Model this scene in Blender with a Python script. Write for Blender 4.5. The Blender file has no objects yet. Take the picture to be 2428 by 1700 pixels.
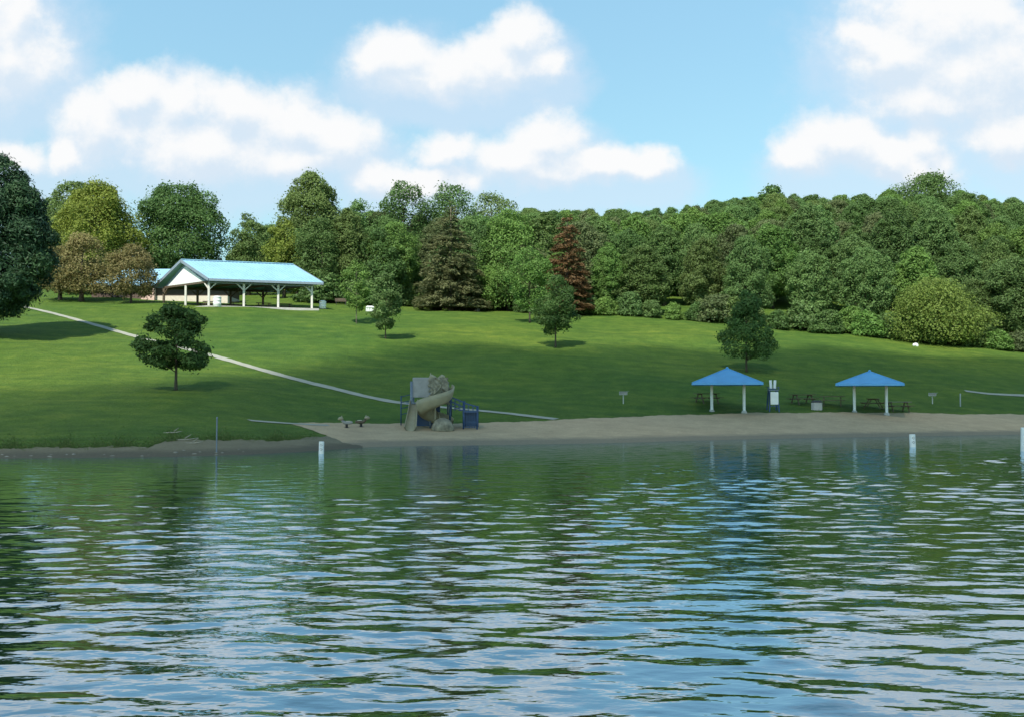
import bpy, math, random
import numpy as np
from mathutils import Vector, Matrix

random.seed(7)
S = bpy.context.scene
COL = S.collection
PI = math.pi

# ------------------------------------------------------------------ camera
W0, H0P, F = 2428.0, 1700.0, 2489.0          # photograph size, focal length in its pixels
CAMZ = 2.4
PITCH = math.atan(95.0 / F)
cp, sp = math.cos(PITCH), math.sin(PITCH)
cam = bpy.data.cameras.new("camera")
cam.sensor_width = 36.0
cam.lens = 36.0 * F / W0
cam.clip_end = 20000
camo = bpy.data.objects.new("camera", cam)
COL.objects.link(camo)
camo.location = (0, 0, CAMZ)
camo.rotation_euler = (PI / 2 + PITCH, 0, 0)
S.camera = camo


def ray(px, py):
    a = (px - W0 / 2) / F
    b = -(py - H0P / 2) / F
    return np.array([a, cp - b * sp, sp + b * cp])


def at(px, py, Y):
    d = ray(px, py)
    return Vector((d[0] / d[1] * Y, Y, CAMZ + d[2] / d[1] * Y))


def zpix(py, Y):
    b = -(py - H0P / 2) / F
    return CAMZ + (sp + b * cp) / (cp - b * sp) * Y


def upix(px, py=900.0):
    d = ray(px, py)
    return d[0] / d[1]


def ppm(Y):
    return F / Y


# ------------------------------------------------------------------ terrain height function
def pchip(x, y, xq):
    """monotone cubic, y may be (n, m) interpolated along axis 0"""
    x = np.asarray(x, float); y = np.asarray(y, float)
    one = y.ndim == 1
    if one: y = y[:, None]
    h = np.diff(x)[:, None]
    d = np.diff(y, axis=0) / h
    m = np.zeros_like(y)
    if len(x) > 2:
        w1 = 2 * h[1:] + h[:-1]; w2 = h[1:] + 2 * h[:-1]
        ok = d[:-1] * d[1:] > 0
        with np.errstate(divide='ignore', invalid='ignore'):
            mm = (w1 + w2) / (w1 / d[:-1] + w2 / d[1:])
        m[1:-1] = np.where(ok, mm, 0)
    m[0] = d[0]; m[-1] = d[-1]
    xq = np.asarray(xq, float)
    i = np.clip(np.searchsorted(x, xq) - 1, 0, len(x) - 2)
    hh = (x[i + 1] - x[i])[:, None]
    t = ((xq - x[i])[:, None]) / hh
    t = np.clip(t, 0, 1)
    r = ((2 * t**3 - 3 * t**2 + 1) * y[i] + (t**3 - 2 * t**2 + t) * hh * m[i]
         + (-2 * t**3 + 3 * t**2) * y[i + 1] + (t**3 - t**2) * hh * m[i + 1])
    return r[:, 0] if one else r


PROF = {
    -700: [(1090, None), (1060, 46), (925, 70), (810, 96), (715, 126), (692, 160), (680, 300)],
    0: [(1085, None), (1060, 46), (935, 68), (838, 88), (752, 112), (712, 130), (693, 160), (680, 300)],
    330: [(1082, None), (1057, 46.5), (930, 69), (806, 98), (742, 118), (724, 128), (692, 165), (685, 300)],
    520: [(1078, None), (1050, 48.5), (995, 57.5), (925, 71), (848, 90), (766, 113), (730, 123), (725, 131), (696, 170), (680, 300)],
    700: [(1070, None), (1041, 52), (1006, 60), (948, 71), (868, 88), (800, 103), (748, 119), (731, 129), (700, 165), (670, 290)],
    900: [(1058, None), (1010, 62.5), (940, 76), (860, 92), (790, 108), (746, 126), (722, 150), (650, 280)],
    1100: [(1055, None), (1006, 65), (930, 79), (850, 96), (780, 114), (743, 131), (735, 142), (625, 280)],
    1400: [(1050, None), (993, 69), (920, 83), (850, 98), (790, 114), (752, 131), (735, 145), (603, 300)],
    1700: [(1042, None), (982, 74.5), (920, 86), (855, 101), (797, 116), (767, 128), (740, 142), (585, 300)],
    2000: [(1036, None), (979, 77.5), (925, 89), (865, 102), (815, 116), (797, 124), (760, 140), (575, 300)],
    2428: [(1029, None), (983, 82.5), (935, 92), (885, 104), (853, 114), (843, 119), (800, 135), (570, 300)],
    3100: [(1022, None), (986, 88), (945, 98), (905, 112), (885, 122), (840, 138), (570, 300)],
}
pxs = sorted(PROF)
YG = np.arange(15.0, 420.0, 0.5)
SHORE = {}
rows = []
for k in pxs:
    pts = []
    for (py, Y) in PROF[k]:
        if Y is None:
            d = ray(k, py)
            Y = -CAMZ / (d[2] / d[1])
            SHORE[k] = Y
            pts += [(Y - 30, -2.6), (Y - 6, -0.5), (Y, 0.0)]
        else:
            pts.append((Y, zpix(py, Y)))
    last = pts[-1]
    pts.append((last[0] + 120, last[1] + 1.0))
    pts = np.array(pts)
    rows.append(pchip(pts[:, 0], pts[:, 1], YG))
us = np.array([upix(k) for k in pxs])
UG = np.linspace(us[0], us[-1], 480)
ZT = pchip(us, np.array(rows), UG)
shore_y = np.array([SHORE[k] for k in pxs])


def shoreY(u):
    return np.interp(u, us, shore_y)


def gz(X, Y):
    """height of the land at world X, Y (arrays or floats)"""
    X = np.asarray(X, float); Y = np.asarray(Y, float)
    u = X / np.maximum(Y, 1.0)
    fu = np.clip((u - UG[0]) / (UG[1] - UG[0]), 0, len(UG) - 1.001)
    fy = np.clip((Y - YG[0]) / 0.5, 0, len(YG) - 1.001)
    iu = fu.astype(int); iy = fy.astype(int)
    a = fu - iu; b = fy - iy
    z = (ZT[iu, iy] * (1 - a) * (1 - b) + ZT[iu + 1, iy] * a * (1 - b)
         + ZT[iu, iy + 1] * (1 - a) * b + ZT[iu + 1, iy + 1] * a * b)
    s = np.clip((Y - shoreY(np.clip(u, us[0], us[-1])) - 9) / 12, 0, 1)
    und = (0.09 * np.sin(X * 0.21 + Y * 0.13) + 0.07 * np.sin(X * 0.34 - Y * 0.27 + 1.7)
           + 0.05 * np.sin(X * 0.62 + Y * 0.51 + 0.6) + 0.03 * np.sin(Y * 0.93 - X * 0.2))
    return z + s * und


YR = np.arange(25, 330, 0.1)


def G(px, py):
    """first point of the land (or water level) seen through a pixel of the photograph"""
    d = ray(px, py)
    X = d[0] / d[1] * YR
    z = CAMZ + d[2] / d[1] * YR
    g = np.maximum(gz(X, YR), -5)
    hit = np.nonzero(z <= g)[0]
    i = hit[0] if len(hit) else len(YR) - 1
    return Vector((X[i], YR[i], float(g[i])))


def gpt(px, Y):
    X = upix(px) * Y
    return Vector((X, Y, float(gz(X, Y))))


# ------------------------------------------------------------------ materials
def nodes_of(name):
    m = bpy.data.materials.new(name)
    m.use_nodes = True
    nt = m.node_tree
    b = nt.nodes["Principled BSDF"]
    return m, nt, b


def N(nt, typ, **kw):
    n = nt.nodes.new(typ)
    for k, v in kw.items():
        if k in n.inputs.keys():
            n.inputs[k].default_value = v
        else:
            setattr(n, k, v)
    return n


def L(nt, a, b):
    nt.links.new(a, b)


def ramp(nt, fac, stops):
    r = nt.nodes.new("ShaderNodeValToRGB")
    e = r.color_ramp.elements
    while len(e) < len(stops):
        e.new(0.5)
    for i, (p, c) in enumerate(stops):
        e[i].position = p
        e[i].color = (*c, 1) if len(c) == 3 else c
    if fac is not None:
        L(nt, fac, r.inputs[0])
    return r


def mat(name, col, rough=0.6, var=0.18, scale=3.0, bump=0.15, metal=0.0, spec=0.4, stretch=(1, 1, 1)):
    """painted / mineral surface with worn, uneven colour"""
    m, nt, b = nodes_of(name)
    tc = N(nt, "ShaderNodeTexCoord")
    mp = N(nt, "ShaderNodeMapping"); mp.inputs["Scale"].default_value = stretch
    L(nt, tc.outputs["Object"], mp.inputs[0])
    n1 = N(nt, "ShaderNodeTexNoise", Scale=scale, Detail=6.0, Roughness=0.65)
    L(nt, mp.outputs[0], n1.inputs["Vector"])
    lo = tuple(c * (1 - var) for c in col); hi = tuple(min(1, c * (1 + var)) for c in col)
    r = ramp(nt, n1.outputs[0], [(0.3, lo), (0.7, hi)])
    L(nt, r.outputs[0], b.inputs["Base Color"])
    b.inputs["Roughness"].default_value = rough
    b.inputs["Metallic"].default_value = metal
    b.inputs["Specular IOR Level"].default_value = spec
    if bump:
        n2 = N(nt, "ShaderNodeTexNoise", Scale=scale * 8, Detail=4.0)
        L(nt, mp.outputs[0], n2.inputs["Vector"])
        bp = N(nt, "ShaderNodeBump", Strength=bump, Distance=0.02)
        L(nt, n2.outputs[0], bp.inputs["Height"])
        L(nt, bp.outputs[0], b.inputs["Normal"])
    return m


def leaf_mat(name, a, b_, c=None, transl=0.38):
    """leaf colours differ from spray to spray (stored in 'tint') and from tree to tree"""
    m, nt, b = nodes_of(name)
    at_ = N(nt, "ShaderNodeAttribute", attribute_name="tint")
    oi = N(nt, "ShaderNodeObjectInfo")
    r = ramp(nt, at_.outputs["Fac"], [(0.0, a), (0.55, b_), (1.0, c or tuple(min(1, x * 1.35) for x in b_))])
    hsv = N(nt, "ShaderNodeHueSaturation")
    mr = N(nt, "ShaderNodeMapRange"); mr.inputs[3].default_value = 0.491; mr.inputs[4].default_value = 0.507
    mv = N(nt, "ShaderNodeMapRange"); mv.inputs[3].default_value = 0.86; mv.inputs[4].default_value = 1.16
    ml = N(nt, "ShaderNodeMath", operation='FRACT')
    mm = N(nt, "ShaderNodeMath", operation='MULTIPLY'); mm.inputs[1].default_value = 7.13
    L(nt, oi.outputs["Random"], mr.inputs[0])
    L(nt, oi.outputs["Random"], mm.inputs[0]); L(nt, mm.outputs[0], ml.inputs[0]); L(nt, ml.outputs[0], mv.inputs[0])
    L(nt, mr.outputs[0], hsv.inputs["Hue"]); L(nt, mv.outputs[0], hsv.inputs["Value"])
    L(nt, r.outputs[0], hsv.inputs["Color"])
    L(nt, hsv.outputs[0], b.inputs["Base Color"])
    b.inputs["Roughness"].default_value = 0.55
    b.inputs["Specular IOR Level"].default_value = 0.2
    tr = N(nt, "ShaderNodeBsdfTranslucent")
    L(nt, hsv.outputs[0], tr.inputs[0])
    mx = N(nt, "ShaderNodeMixShader"); mx.inputs[0].default_value = transl
    out = nt.nodes["Material Output"]
    L(nt, b.outputs[0], mx.inputs[1]); L(nt, tr.outputs[0], mx.inputs[2]); L(nt, mx.outputs[0], out.inputs[0])
    return m


def lawn_mat():
    m, nt, b = nodes_of("lawn")
    tc = N(nt, "ShaderNodeTexCoord")
    o = tc.outputs["Object"]
    big = N(nt, "ShaderNodeTexNoise", Scale=0.045, Detail=5.0, Roughness=0.6); L(nt, o, big.inputs["Vector"])
    mid = N(nt, "ShaderNodeTexNoise", Scale=0.55, Detail=6.0, Roughness=0.7); L(nt, o, mid.inputs["Vector"])
    fine = N(nt, "ShaderNodeTexNoise", Scale=7.0, Detail=4.0, Roughness=0.8); L(nt, o, fine.inputs["Vector"])
    mpw = N(nt, "ShaderNodeMapping"); mpw.inputs["Rotation"].default_value = (0, 0, 0.12); mpw.inputs["Scale"].default_value = (0.05, 0.9, 0.3)
    L(nt, o, mpw.inputs[0])
    mow = N(nt, "ShaderNodeTexNoise", Scale=1.0, Detail=3.0); L(nt, mpw.outputs[0], mow.inputs["Vector"])
    c1 = ramp(nt, mid.outputs[0], [(0.25, (0.044, 0.090, 0.017)), (0.5, (0.072, 0.133, 0.023)), (0.75, (0.122, 0.178, 0.033))])
    c2 = ramp(nt, big.outputs[0], [(0.32, (0.78, 0.92, 0.9)), (0.68, (1.32, 1.14, 0.95))])
    mul = N(nt, "ShaderNodeMix", data_type='RGBA', blend_type='MULTIPLY'); mul.inputs[0].default_value = 1
    L(nt, c1.outputs[0], mul.inputs[6]); L(nt, c2.outputs[0], mul.inputs[7])
    c3 = ramp(nt, fine.outputs[0], [(0.3, (0.65, 0.7, 0.6)), (0.7, (1.3, 1.25, 1.2))])
    mul2 = N(nt, "ShaderNodeMix", data_type='RGBA', blend_type='MULTIPLY'); mul2.inputs[0].default_value = 1
    L(nt, mul.outputs[2], mul2.inputs[6]); L(nt, c3.outputs[0], mul2.inputs[7])
    c4 = ramp(nt, mow.outputs[0], [(0.32, (0.84, 0.89, 0.9)), (0.68, (1.16, 1.10, 1.0))])
    mul3 = N(nt, "ShaderNodeMix", data_type='RGBA', blend_type='MULTIPLY'); mul3.inputs[0].default_value = 1
    L(nt, mul2.outputs[2], mul3.inputs[6]); L(nt, c4.outputs[0], mul3.inputs[7])
    L(nt, mul3.outputs[2], b.inputs["Base Color"])
    b.inputs["Roughness"].default_value = 0.85
    b.inputs["Specular IOR Level"].default_value = 0.15
    bp = N(nt, "ShaderNodeBump", Strength=0.7, Distance=0.12); L(nt, fine.outputs[0], bp.inputs["Height"])
    n4 = N(nt, "ShaderNodeTexNoise", Scale=1.6, Detail=5.0, Roughness=0.75); L(nt, o, n4.inputs["Vector"])
    bq = N(nt, "ShaderNodeBump", Strength=0.8, Distance=0.35); L(nt, n4.outputs[0], bq.inputs["Height"])
    L(nt, bp.outputs[0], bq.inputs["Normal"])
    L(nt, bq.outputs[0], b.inputs["Normal"])
    return m


def sand_mat(name, dry, wet, edge):
    """sand that is wetter (darker) where it lies only a little above the water"""
    m, nt, b = nodes_of(name)
    tc = N(nt, "ShaderNodeTexCoord")
    sx = N(nt, "ShaderNodeSeparateXYZ"); L(nt, tc.outputs["Object"], sx.inputs[0])
    n1 = N(nt, "ShaderNodeTexNoise", Scale=0.7, Detail=8.0, Roughness=0.7); L(nt, tc.outputs["Object"], n1.inputs["Vector"])
    n2 = N(nt, "ShaderNodeTexNoise", Scale=9.0, Detail=5.0, Roughness=0.8); L(nt, tc.outputs["Object"], n2.inputs["Vector"])
    ad = N(nt, "ShaderNodeMath", operation='MULTIPLY_ADD'); ad.inputs[1].default_value = 0.16
    L(nt, n1.outputs[0], ad.inputs[0]); L(nt, sx.outputs[2], ad.inputs[2])
    mr = N(nt, "ShaderNodeMapRange"); mr.inputs[1].default_value = edge; mr.inputs[2].default_value = edge + 0.14
    L(nt, ad.outputs[0], mr.inputs[0])
    d1 = ramp(nt, n1.outputs[0], [(0.3, tuple(c * 0.82 for c in dry)), (0.7, tuple(c * 1.12 for c in dry))])
    mx = N(nt, "ShaderNodeMix", data_type='RGBA')
    mx.inputs[6].default_value = (*wet, 1)
    L(nt, mr.outputs[0], mx.inputs[0]); L(nt, d1.outputs[0], mx.inputs[7])
    c3 = ramp(nt, n2.outputs[0], [(0.3, (0.75, 0.75, 0.75)), (0.7, (1.2, 1.2, 1.2))])
    ml = N(nt, "ShaderNodeMix", data_type='RGBA', blend_type='MULTIPLY'); ml.inputs[0].default_value = 1
    L(nt, mx.outputs[2], ml.inputs[6]); L(nt, c3.outputs[0], ml.inputs[7])
    L(nt, ml.outputs[2], b.inputs["Base Color"])
    b.inputs["Roughness"].default_value = 0.9
    b.inputs["Specular IOR Level"].default_value = 0.2
    bp = N(nt, "ShaderNodeBump", Strength=0.6, Distance=0.06); L(nt, n2.outputs[0], bp.inputs["Height"])
    L(nt, bp.outputs[0], b.inputs["Normal"])
    return m


def water_mat():
    m, nt, b = nodes_of("water")
    b.inputs["Base Color"].default_value = (0.016, 0.044, 0.012, 1)
    b.inputs["Roughness"].default_value = 0.5
    b.inputs["Specular IOR Level"].default_value = 0.0
    tc = N(nt, "ShaderNodeTexCoord")
    mp = N(nt, "ShaderNodeMapping"); mp.inputs["Scale"].default_value = (0.5, 1.0, 1.0)
    L(nt, tc.outputs["Object"], mp.inputs[0])
    n1 = N(nt, "ShaderNodeTexNoise", Scale=4.5, Detail=3.0, Roughness=0.5); L(nt, mp.outputs[0], n1.inputs["Vector"])
    bp = N(nt, "ShaderNodeBump", Strength=0.4, Distance=0.025); L(nt, n1.outputs[0], bp.inputs["Height"])
    gl_ = N(nt, "ShaderNodeBsdfGlossy", Roughness=0.03)
    gl_.inputs["Color"].default_value = (0.76, 0.89, 1.0, 1)
    L(nt, bp.outputs[0], gl_.inputs["Normal"])
    fr = N(nt, "ShaderNodeFresnel", IOR=1.33); L(nt, bp.outputs[0], fr.inputs["Normal"])
    mr = N(nt, "ShaderNodeMapRange"); mr.inputs[1].default_value = 0.03; mr.inputs[2].default_value = 0.6
    mr.inputs[3].default_value = 0.42; mr.inputs[4].default_value = 0.92
    L(nt, fr.outputs[0], mr.inputs[0])
    mx = N(nt, "ShaderNodeMixShader"); L(nt, mr.outputs[0], mx.inputs[0])
    L(nt, b.outputs[0], mx.inputs[1]); L(nt, gl_.outputs[0], mx.inputs[2])
    L(nt, mx.outputs[0], nt.nodes["Material Output"].inputs[0])
    return m


M = {
    'lawn': lawn_mat(),
    'sand': sand_mat("beach sand", (0.45, 0.335, 0.205), (0.23, 0.19, 0.13), 0.22),
    'mud': sand_mat("muddy bank", (0.17, 0.15, 0.095), (0.10, 0.088, 0.06), 0.18),
    'path': mat("path concrete", (0.30, 0.30, 0.24), 0.85, 0.15, 0.8, 0.3),
    'water': water_mat(),
    'bark': mat("bark", (0.075, 0.058, 0.042), 0.9, 0.4, 4, 0.8, stretch=(3, 3, 0.6)),
    'bark_pale': mat("pale bark", (0.16, 0.135, 0.10), 0.9, 0.35, 4, 0.8, stretch=(3, 3, 0.6)),
    'roof_light': mat("light blue metal roofing", (0.25, 0.44, 0.56), 0.45, 0.10, 0.7, 0.08, metal=0.0, spec=0.5),
    'roof_blue': mat("blue metal roofing", (0.075, 0.29, 0.54), 0.4, 0.12, 1.2, 0.05, spec=0.5),
    'fascia': mat("grey blue fascia", (0.20, 0.25, 0.30), 0.6, 0.1),
    'white': mat("white paint", (0.74, 0.74, 0.72), 0.55, 0.08, 2.5, 0.1),
    'cream': mat("cream block wall", (0.62, 0.56, 0.46), 0.8, 0.12, 2.0, 0.3),
    'pink': mat("pale brick pier", (0.62, 0.45, 0.38), 0.8, 0.12, 3.0, 0.3),
    'siding': mat("dark brown siding", (0.11, 0.08, 0.065), 0.8, 0.25, 2.0, 0.4, stretch=(1, 1, 6)),
    'dark': mat("painted doorway shade", (0.012, 0.012, 0.014), 0.7, 0.1, 2, 0),  # near-black colour stands for the shade inside the doorway
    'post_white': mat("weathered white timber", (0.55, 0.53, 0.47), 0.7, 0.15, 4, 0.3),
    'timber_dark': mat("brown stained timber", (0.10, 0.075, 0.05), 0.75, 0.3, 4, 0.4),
    'timber_grey': mat("weathered grey timber", (0.22, 0.20, 0.17), 0.85, 0.25, 5, 0.4),
    'concrete': mat("slab concrete", (0.42, 0.40, 0.37), 0.85, 0.15, 1.5, 0.3),
    'tan': mat("tan plastic", (0.28, 0.25, 0.165), 0.5, 0.15, 2.5, 0.15),
    'rock': mat("tan moulded rock", (0.22, 0.20, 0.145), 0.85, 0.5, 3.5, 0.9),
    'slate': mat("blue grey powder coat", (0.14, 0.17, 0.22), 0.45, 0.15, 3, 0.05),
    'greypanel': mat("grey plastic panel", (0.27, 0.26, 0.25), 0.6, 0.15, 2.5, 0.1),
    'navy': mat("dark blue paint", (0.016, 0.048, 0.13), 0.4, 0.15, 3, 0.05),
    'steel': mat("dull galvanised steel", (0.30, 0.32, 0.32), 0.5, 0.15, 4, 0.1, metal=0.4),
    'grill': mat("pale worn metal", (0.40, 0.41, 0.38), 0.6, 0.25, 6, 0.2),
    'black': mat("black iron", (0.03, 0.03, 0.03), 0.6, 0.2, 4, 0.1),
    'stone': mat("shore stone", (0.22, 0.21, 0.17), 0.9, 0.3, 3, 0.6),
    'buoy': mat("white buoy plastic", (0.78, 0.78, 0.76), 0.4, 0.08, 5, 0.05),
    'orange': mat("faded marking", (0.16, 0.14, 0.12), 0.5, 0.2, 5, 0.05),
    'wood': mat("bleached driftwood", (0.26, 0.24, 0.19), 0.85, 0.3, 6, 0.5),
}
LEAF = {
    'mid': leaf_mat("mid green leaves", (0.088, 0.158, 0.050), (0.128, 0.215, 0.066)),
    'deep': leaf_mat("deep green leaves", (0.068, 0.124, 0.038), (0.098, 0.170, 0.048)),
    'grass': leaf_mat("fresh green leaves", (0.094, 0.172, 0.040), (0.140, 0.240, 0.055)),
    'olive': leaf_mat("olive leaves", (0.098, 0.156, 0.045), (0.138, 0.205, 0.060)),
    'yellow': leaf_mat("yellow green leaves", (0.155, 0.205, 0.036), (0.215, 0.275, 0.048)),
    'bush': leaf_mat("yellow green bush leaves", (0.130, 0.190, 0.040), (0.185, 0.250, 0.052)),
    'brown': leaf_mat("browning leaves", (0.155, 0.145, 0.050), (0.220, 0.195, 0.075), (0.27, 0.22, 0.095)),
    'dull': leaf_mat("dull brownish green leaves", (0.096, 0.130, 0.055), (0.136, 0.172, 0.068)),
    'red': leaf_mat("rust red needles", (0.130, 0.098, 0.046), (0.200, 0.125, 0.056)),
    'brownneedle': leaf_mat("brown green needles", (0.092, 0.122, 0.052), (0.142, 0.150, 0.066)),
    'needle': leaf_mat("dark evergreen needles", (0.018, 0.046, 0.025), (0.036, 0.078, 0.034), (0.061, 0.115, 0.042), transl=0.15),
    'sapling': leaf_mat("dark sapling leaves", (0.045, 0.098, 0.028), (0.075, 0.140, 0.036)),
    'reed': leaf_mat("bank grass", (0.050, 0.092, 0.022), (0.085, 0.130, 0.034), (0.150, 0.165, 0.060)),
}


# ------------------------------------------------------------------ objects and mesh helpers
def obj(name, me, parent=None):
    o = bpy.data.objects.new(name, me)
    COL.objects.link(o)
    if parent is not None:
        o.parent = parent
    return o


def empty(name, loc, rz=0.0):
    o = bpy.data.objects.new(name, None)
    COL.objects.link(o)
    o.empty_display_size = 0.5
    o.location = loc
    o.rotation_euler = (0, 0, rz)
    return o


def tag(o, label, cat, group=None):
    o["label"] = label
    o["category"] = cat
    if group:
        o["group"] = group
    return o


def thing(name, label, cat, loc=(0, 0, 0), rz=0.0, group=None):
    return tag(empty(name, loc, rz), label, cat, group)


class MB:
    def __init__(self):
        self.v = []; self.f = []

    def add(self, vs, fs):
        n = len(self.v)
        self.v += [tuple(p) for p in vs]
        self.f += [tuple(i + n for i in f) for f in fs]
        return self

    def box(self, c, s, rot=None, taper=1.0):
        x, y, z = (k / 2 for k in s)
        vs = [Vector((sx * x * (taper if sz > 0 else 1), sy * y * (taper if sz > 0 else 1), sz * z))
              for sz in (-1, 1) for sx, sy in ((-1, -1), (1, -1), (1, 1), (-1, 1))]
        if rot is not None:
            vs = [rot @ v for v in vs]
        c = Vector(c)
        return self.add([v + c for v in vs],
                        [(3, 2, 1, 0), (4, 5, 6, 7), (0, 1, 5, 4), (1, 2, 6, 5), (2, 3, 7, 6), (3, 0, 4, 7)])

    def bar(self, a, b, w, d=None, up=(0, 0, 1)):
        """square timber between two points"""
        a, b = Vector(a), Vector(b)
        d = d or w
        t = (b - a).normalized()
        up = Vector(up)
        if abs(t.dot(up)) > 0.95: up = Vector((0, 1, 0))
        s = t.cross(up).normalized(); n = s.cross(t)
        vs = []
        for p in (a, b):
            for i, j in ((-1, -1), (1, -1), (1, 1), (-1, 1)):
                vs.append(p + s * i * w / 2 + n * j * d / 2)
        return self.add(vs, [(3, 2, 1, 0), (4, 5, 6, 7), (0, 1, 5, 4), (1, 2, 6, 5), (2, 3, 7, 6), (3, 0, 4, 7)])

    def tube(self, pts, rad, seg=8, cap=True):
        pts = [Vector(p) for p in pts]
        if not hasattr(rad, '__len__'): rad = [rad] * len(pts)
        vs = []
        ref = Vector((0.31, 0.17, 0.93))
        for i, p in enumerate(pts):
            t = (pts[min(i + 1, len(pts) - 1)] - pts[max(i - 1, 0)]).normalized()
            if abs(t.dot(ref)) > 0.97: ref = Vector((1, 0, 0))
            s = t.cross(ref).normalized(); n = s.cross(t)
            for k in range(seg):
                a = 2 * PI * k / seg
                vs.append(p + (s * math.cos(a) + n * math.sin(a)) * rad[i])
        fs = []
        for i in range(len(pts) - 1):
            for k in range(seg):
                k2 = (k + 1) % seg
                fs.append((i * seg + k, i * seg + k2, (i + 1) * seg + k2, (i + 1) * seg + k))
        if cap:
            fs.append(tuple(range(seg - 1, -1, -1)))
            fs.append(tuple((len(pts) - 1) * seg + k for k in range(seg)))
        return self.add(vs, fs)

    def lathe(self, prof, seg=20, c=(0, 0, 0)):
        vs = []
        for (r, z) in prof:
            for k in range(seg):
                a = 2 * PI * k / seg
                vs.append((c[0] + r * math.cos(a), c[1] + r * math.sin(a), c[2] + z))
        fs = []
        for i in range(len(prof) - 1):
            for k in range(seg):
                k2 = (k + 1) % seg
                fs.append((i * seg + k, i * seg + k2, (i + 1) * seg + k2, (i + 1) * seg + k))
        fs.append(tuple(range(seg - 1, -1, -1)))
        fs.append(tuple((len(prof) - 1) * seg + k for k in range(seg)))
        return self.add(vs, fs)

    def slab(self, quad, th):
        """plate with thickness th downwards along its normal"""
        q = [Vector(p) for p in quad]
        n = (q[1] - q[0]).cross(q[-1] - q[0]).normalized()
        if n.z < 0: n = -n
        m = len(q)
        vs = q + [p - n * th for p in q]
        fs = [tuple(range(m)), tuple(range(2 * m - 1, m - 1, -1))]
        fs += [(i, i + m, (i + 1) % m + m, (i + 1) % m) for i in range(m)]
        return self.add(vs, fs)

    def build(self, name, material, parent=None, smooth=False, bevel=0.0):
        me = bpy.data.meshes.new(name)
        me.from_pydata(self.v, [], self.f)
        me.materials.append(material)
        me.update()
        if smooth:
            me.polygons.foreach_set("use_smooth", [True] * len(me.polygons))
        o = obj(name, me, parent)
        if bevel:
            b = o.modifiers.new("bevel", 'BEVEL'); b.width = bevel; b.segments = 2; b.limit_method = 'ANGLE'
        return o


def np_mesh(name, V, Fq, material, smooth=False, tint=None):
    """fast mesh from arrays: V (n,3), Fq (m,4)"""
    me = bpy.data.meshes.new(name)
    n, m = len(V), len(Fq)
    k = Fq.shape[1]
    me.vertices.add(n); me.vertices.foreach_set("co", np.ascontiguousarray(V, dtype=np.float32).ravel())
    me.loops.add(m * k); me.loops.foreach_set("vertex_index", np.ascontiguousarray(Fq, dtype=np.int32).ravel())
    me.polygons.add(m)
    me.polygons.foreach_set("loop_start", np.arange(0, m * k, k, dtype=np.int32))
    me.polygons.foreach_set("use_smooth", np.full(m, smooth))
    me.materials.append(material)
    if tint is not None:
        a = me.attributes.new("tint", 'FLOAT', 'FACE')
        a.data.foreach_set("value", np.ascontiguousarray(tint, dtype=np.float32))
    me.update(calc_edges=True)
    return me


def grid_mesh(name, P, material, smooth=True):
    """P (r, c, 3)"""
    r, c = P.shape[:2]
    i = np.arange(r * c).reshape(r, c)
    q = np.stack([i[:-1, :-1], i[:-1, 1:], i[1:, 1:], i[1:, :-1]], -1).reshape(-1, 4)
    return np_mesh(name, P.reshape(-1, 3), q, material, smooth)


def copy_thing(root):
    r = root.copy(); COL.objects.link(r)
    for ch in list(root.children):
        c = ch.copy(); COL.objects.link(c); c.parent = r
        for g in list(ch.children):
            d = g.copy(); COL.objects.link(d); d.parent = c
    return r


# ------------------------------------------------------------------ the land
def structure(o):
    o["kind"] = "structure"
    return o


ucol = np.concatenate([[-6, -3, -1.6, -1.0, -0.8], np.linspace(-0.66, 0.66, 340), [0.8, 1.0, 1.6, 3, 6]])
yrow = np.concatenate([np.arange(18, 40, 1.0), np.arange(40, 150, 0.35), np.arange(150, 330, 2.0),
                       [340, 360, 400, 450, 520, 700, 1000, 1600, 3000]])
UU, YY = np.meshgrid(ucol, yrow)
XX = UU * YY
structure(obj("ground", grid_mesh("ground", np.stack([XX, YY, gz(XX, YY)], -1), M['lawn'])))


def draped(name, material, cols, lift, nrow):
    """sheet laid over the land; cols: list of (pixel x, bottom point, top point)"""
    P = np.zeros((nrow, len(cols), 3))
    for j, (b, t) in enumerate(cols):
        for i in range(nrow):
            s = i / (nrow - 1)
            p = b.lerp(t, s)
            P[i, j] = (p.x, p.y, float(gz(p.x, p.y)) + lift)
    return structure(obj(name, grid_mesh(name, P, material)))


rb = random.Random(5)
wob = lambda x, k=1.0: k * (math.sin(x * 0.031) + 0.6 * math.sin(x * 0.083 + 1) + 0.5 * math.sin(x * 0.19 + 2) + 0.3 * math.sin(x * 0.43))
TOP = [(690, 1003), (760, 1003), (950, 1005), (1150, 1003), (1325, 996), (1440, 990), (1650, 983), (1800, 979), (2100, 978), (2300, 982), (2428, 983), (2800, 985)]
cols = []
for x in np.arange(690, 2800, 6.0):
    top = np.interp(x, [a for a, b in TOP], [b for a, b in TOP]) + wob(x, 0.8)
    t = G(x, top)
    if x < 778:
        b = G(x, 1004 + (x - 690) / 88 * 30 + wob(x, 0.8))
        if b.y > t.y: b = t.copy()
    else:
        u = upix(x)
        yb = float(shoreY(u)) - 4
        b = Vector((u * yb, yb, 0))
    cols.append((b, t))
draped("beach", M['sand'], cols, 0.02, 40)
BANK = [(-400, 1066), (0, 1064), (350, 1060), (400, 1046), (470, 1043), (640, 1046), (700, 1043), (778, 1035), (812, 1047), (862, 1060)]
cols = []
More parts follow.
